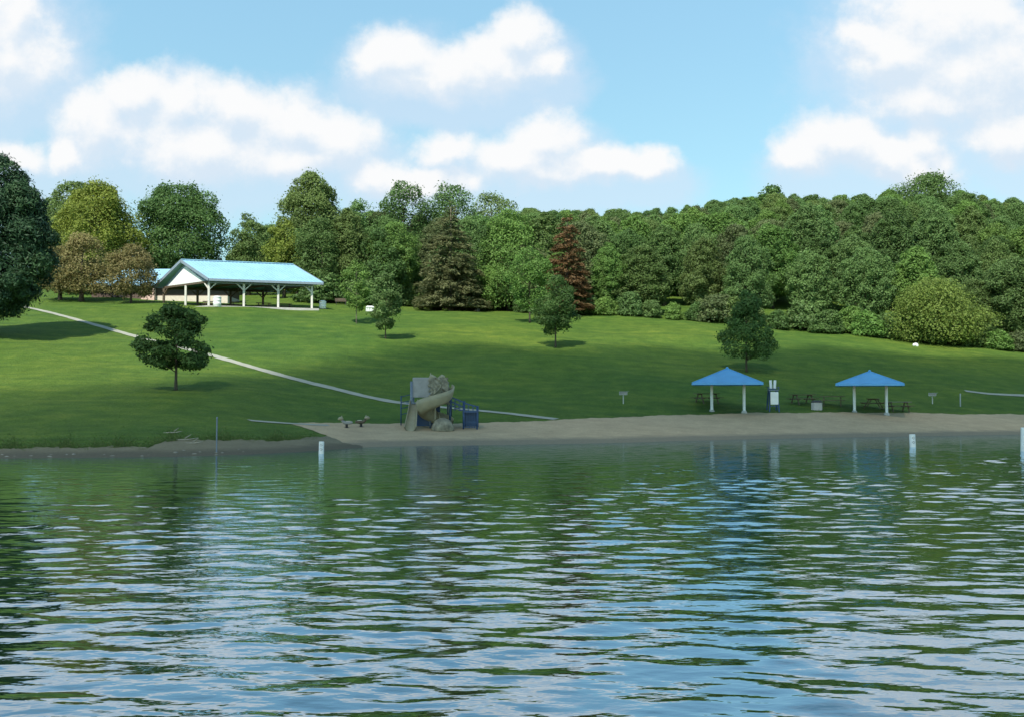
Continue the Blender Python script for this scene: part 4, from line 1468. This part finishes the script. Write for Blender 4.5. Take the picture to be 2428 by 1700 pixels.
# billowing edges: bend the coordinates with noise
wn = N(gr, "ShaderNodeTexNoise", Scale=11.0, Detail=6.0, Roughness=0.6)
L(gr, gi.outputs[0], wn.inputs["Vector"])
ws = N(gr, "ShaderNodeVectorMath", operation='SUBTRACT'); ws.inputs[1].default_value = (0.5, 0.5, 0.5)
L(gr, wn.outputs["Color"], ws.inputs[0])
wm = N(gr, "ShaderNodeVectorMath", operation='MULTIPLY'); wm.inputs[1].default_value = (0.06, 0.045, 0)
L(gr, ws.outputs[0], wm.inputs[0])
wa = N(gr, "ShaderNodeVectorMath", operation='ADD')
L(gr, gi.outputs[0], wa.inputs[0]); L(gr, wm.outputs[0], wa.inputs[1])
cur = None
for (bx, by, rx, ry) in BLOBS:
    cu, cv = gdir(bx, by)
    ru, rv = 1.13 * rx / F, 1.13 * ry / F
    s1 = N(gr, "ShaderNodeVectorMath", operation='MULTIPLY_ADD')
    s1.inputs[1].default_value = (1 / ru, 1 / rv, 0)
    s1.inputs[2].default_value = (-cu / ru, -cv / rv, 0)
    L(gr, wa.outputs[0], s1.inputs[0])
    ln = N(gr, "ShaderNodeVectorMath", operation='LENGTH'); L(gr, s1.outputs[0], ln.inputs[0])
    if cur is None:
        cur = ln.outputs["Value"]
    else:
        mn = N(gr, "ShaderNodeMath", operation='SMOOTH_MIN'); mn.inputs[2].default_value = 0.3
        L(gr, cur, mn.inputs[0]); L(gr, ln.outputs["Value"], mn.inputs[1])
        cur = mn.outputs[0]
inv = N(gr, "ShaderNodeMath", operation='SUBTRACT'); inv.inputs[0].default_value = 1.0
L(gr, cur, inv.inputs[1])
cl = N(gr, "ShaderNodeMath", operation='MAXIMUM'); cl.inputs[1].default_value = -1.2
L(gr, inv.outputs[0], cl.inputs[0])
fn = N(gr, "ShaderNodeTexNoise", Scale=20.0, Detail=8.0, Roughness=0.62)
L(gr, gi.outputs[0], fn.inputs["Vector"])
fm = N(gr, "ShaderNodeMath", operation='MULTIPLY_ADD'); fm.inputs[1].default_value = 1.35; fm.inputs[2].default_value = -0.6
L(gr, fn.outputs[0], fm.inputs[0])
ad = N(gr, "ShaderNodeMath", operation='ADD')
L(gr, cl.outputs[0], ad.inputs[0]); L(gr, fm.outputs[0], ad.inputs[1])
L(gr, ad.outputs[0], go.inputs[0])

tc = N(nt, "ShaderNodeTexCoord")
nz = N(nt, "ShaderNodeVectorMath", operation='NORMALIZE'); L(nt, tc.outputs["Generated"], nz.inputs[0])
sx = N(nt, "ShaderNodeSeparateXYZ"); L(nt, nz.outputs[0], sx.inputs[0])
my = N(nt, "ShaderNodeMath", operation='MAXIMUM'); my.inputs[1].default_value = 0.02; L(nt, sx.outputs[1], my.inputs[0])
du = N(nt, "ShaderNodeMath", operation='DIVIDE'); L(nt, sx.outputs[0], du.inputs[0]); L(nt, my.outputs[0], du.inputs[1])
dv = N(nt, "ShaderNodeMath", operation='DIVIDE'); L(nt, sx.outputs[2], dv.inputs[0]); L(nt, my.outputs[0], dv.inputs[1])
uv = N(nt, "ShaderNodeCombineXYZ"); L(nt, du.outputs[0], uv.inputs[0]); L(nt, dv.outputs[0], uv.inputs[1])
g1 = nt.nodes.new("ShaderNodeGroup"); g1.node_tree = gr; L(nt, uv.outputs[0], g1.inputs[0])
up = N(nt, "ShaderNodeVectorMath", operation='ADD'); up.inputs[1].default_value = (-0.006, 0.022, 0); L(nt, uv.outputs[0], up.inputs[0])
g2 = nt.nodes.new("ShaderNodeGroup"); g2.node_tree = gr; L(nt, up.outputs[0], g2.inputs[0])
al = N(nt, "ShaderNodeMapRange", interpolation_type='SMOOTHSTEP'); al.inputs[1].default_value = -0.10; al.inputs[2].default_value = 0.62; L(nt, g1.outputs[0], al.inputs[0])
df = N(nt, "ShaderNodeMath", operation='SUBTRACT'); L(nt, g1.outputs[0], df.inputs[0]); L(nt, g2.outputs[0], df.inputs[1])
lit = N(nt, "ShaderNodeMapRange", interpolation_type='SMOOTHSTEP'); lit.inputs[1].default_value = -0.42; lit.inputs[2].default_value = 0.42; L(nt, df.outputs[0], lit.inputs[0])
cc = N(nt, "ShaderNodeMix", data_type='RGBA')
cc.inputs[6].default_value = (0.415 / SKYS, 0.485 / SKYS, 0.555 / SKYS, 1)
cc.inputs[7].default_value = (0.575 / SKYS, 0.58 / SKYS, 0.585 / SKYS, 1)
L(nt, lit.outputs[0], cc.inputs[0])
skyc = N(nt, "ShaderNodeMix", data_type='RGBA', blend_type='MULTIPLY'); skyc.inputs[0].default_value = 1
skyc.inputs[7].default_value = (0.92, 1.045, 0.83, 1)
gm = N(nt, "ShaderNodeMapRange"); gm.inputs[1].default_value = 0.08; gm.inputs[2].default_value = 0.42; gm.inputs[3].default_value = 0.57; gm.inputs[4].default_value = 1.10; L(nt, dv.outputs[0], gm.inputs[0])
gs_ = N(nt, "ShaderNodeVectorMath", operation='SCALE'); L(nt, sky.outputs[0], gs_.inputs[0]); L(nt, gm.outputs[0], gs_.inputs["Scale"])
L(nt, gs_.outputs[0], skyc.inputs[6])
mixc = N(nt, "ShaderNodeMix", data_type='RGBA')
veil = N(nt, "ShaderNodeMapRange", interpolation_type='SMOOTHSTEP'); veil.inputs[1].default_value = -0.7; veil.inputs[2].default_value = 0.3; veil.inputs[4].default_value = 0.6; L(nt, g2.outputs[0], veil.inputs[0])
mixv = N(nt, "ShaderNodeMix", data_type='RGBA'); mixv.inputs[7].default_value = (0.40 / SKYS, 0.47 / SKYS, 0.56 / SKYS, 1)
L(nt, veil.outputs[0], mixv.inputs[0]); L(nt, skyc.outputs[2], mixv.inputs[6])
L(nt, al.outputs[0], mixc.inputs[0]); L(nt, mixv.outputs[2], mixc.inputs[6]); L(nt, cc.outputs[2], mixc.inputs[7])
L(nt, mixc.outputs[2], bg.inputs[0])

S.view_settings.view_transform = 'Standard'
S.view_settings.look = 'None'
S.view_settings.exposure = 0.75
S.view_settings.gamma = 1.0
cy = S.cycles
cy.max_bounces = 8
cy.diffuse_bounces = 5
cy.glossy_bounces = 3
cy.transmission_bounces = 6
cy.transparent_max_bounces = 4
cy.volume_bounces = 0
cy.caustics_reflective = False
cy.caustics_refractive = False
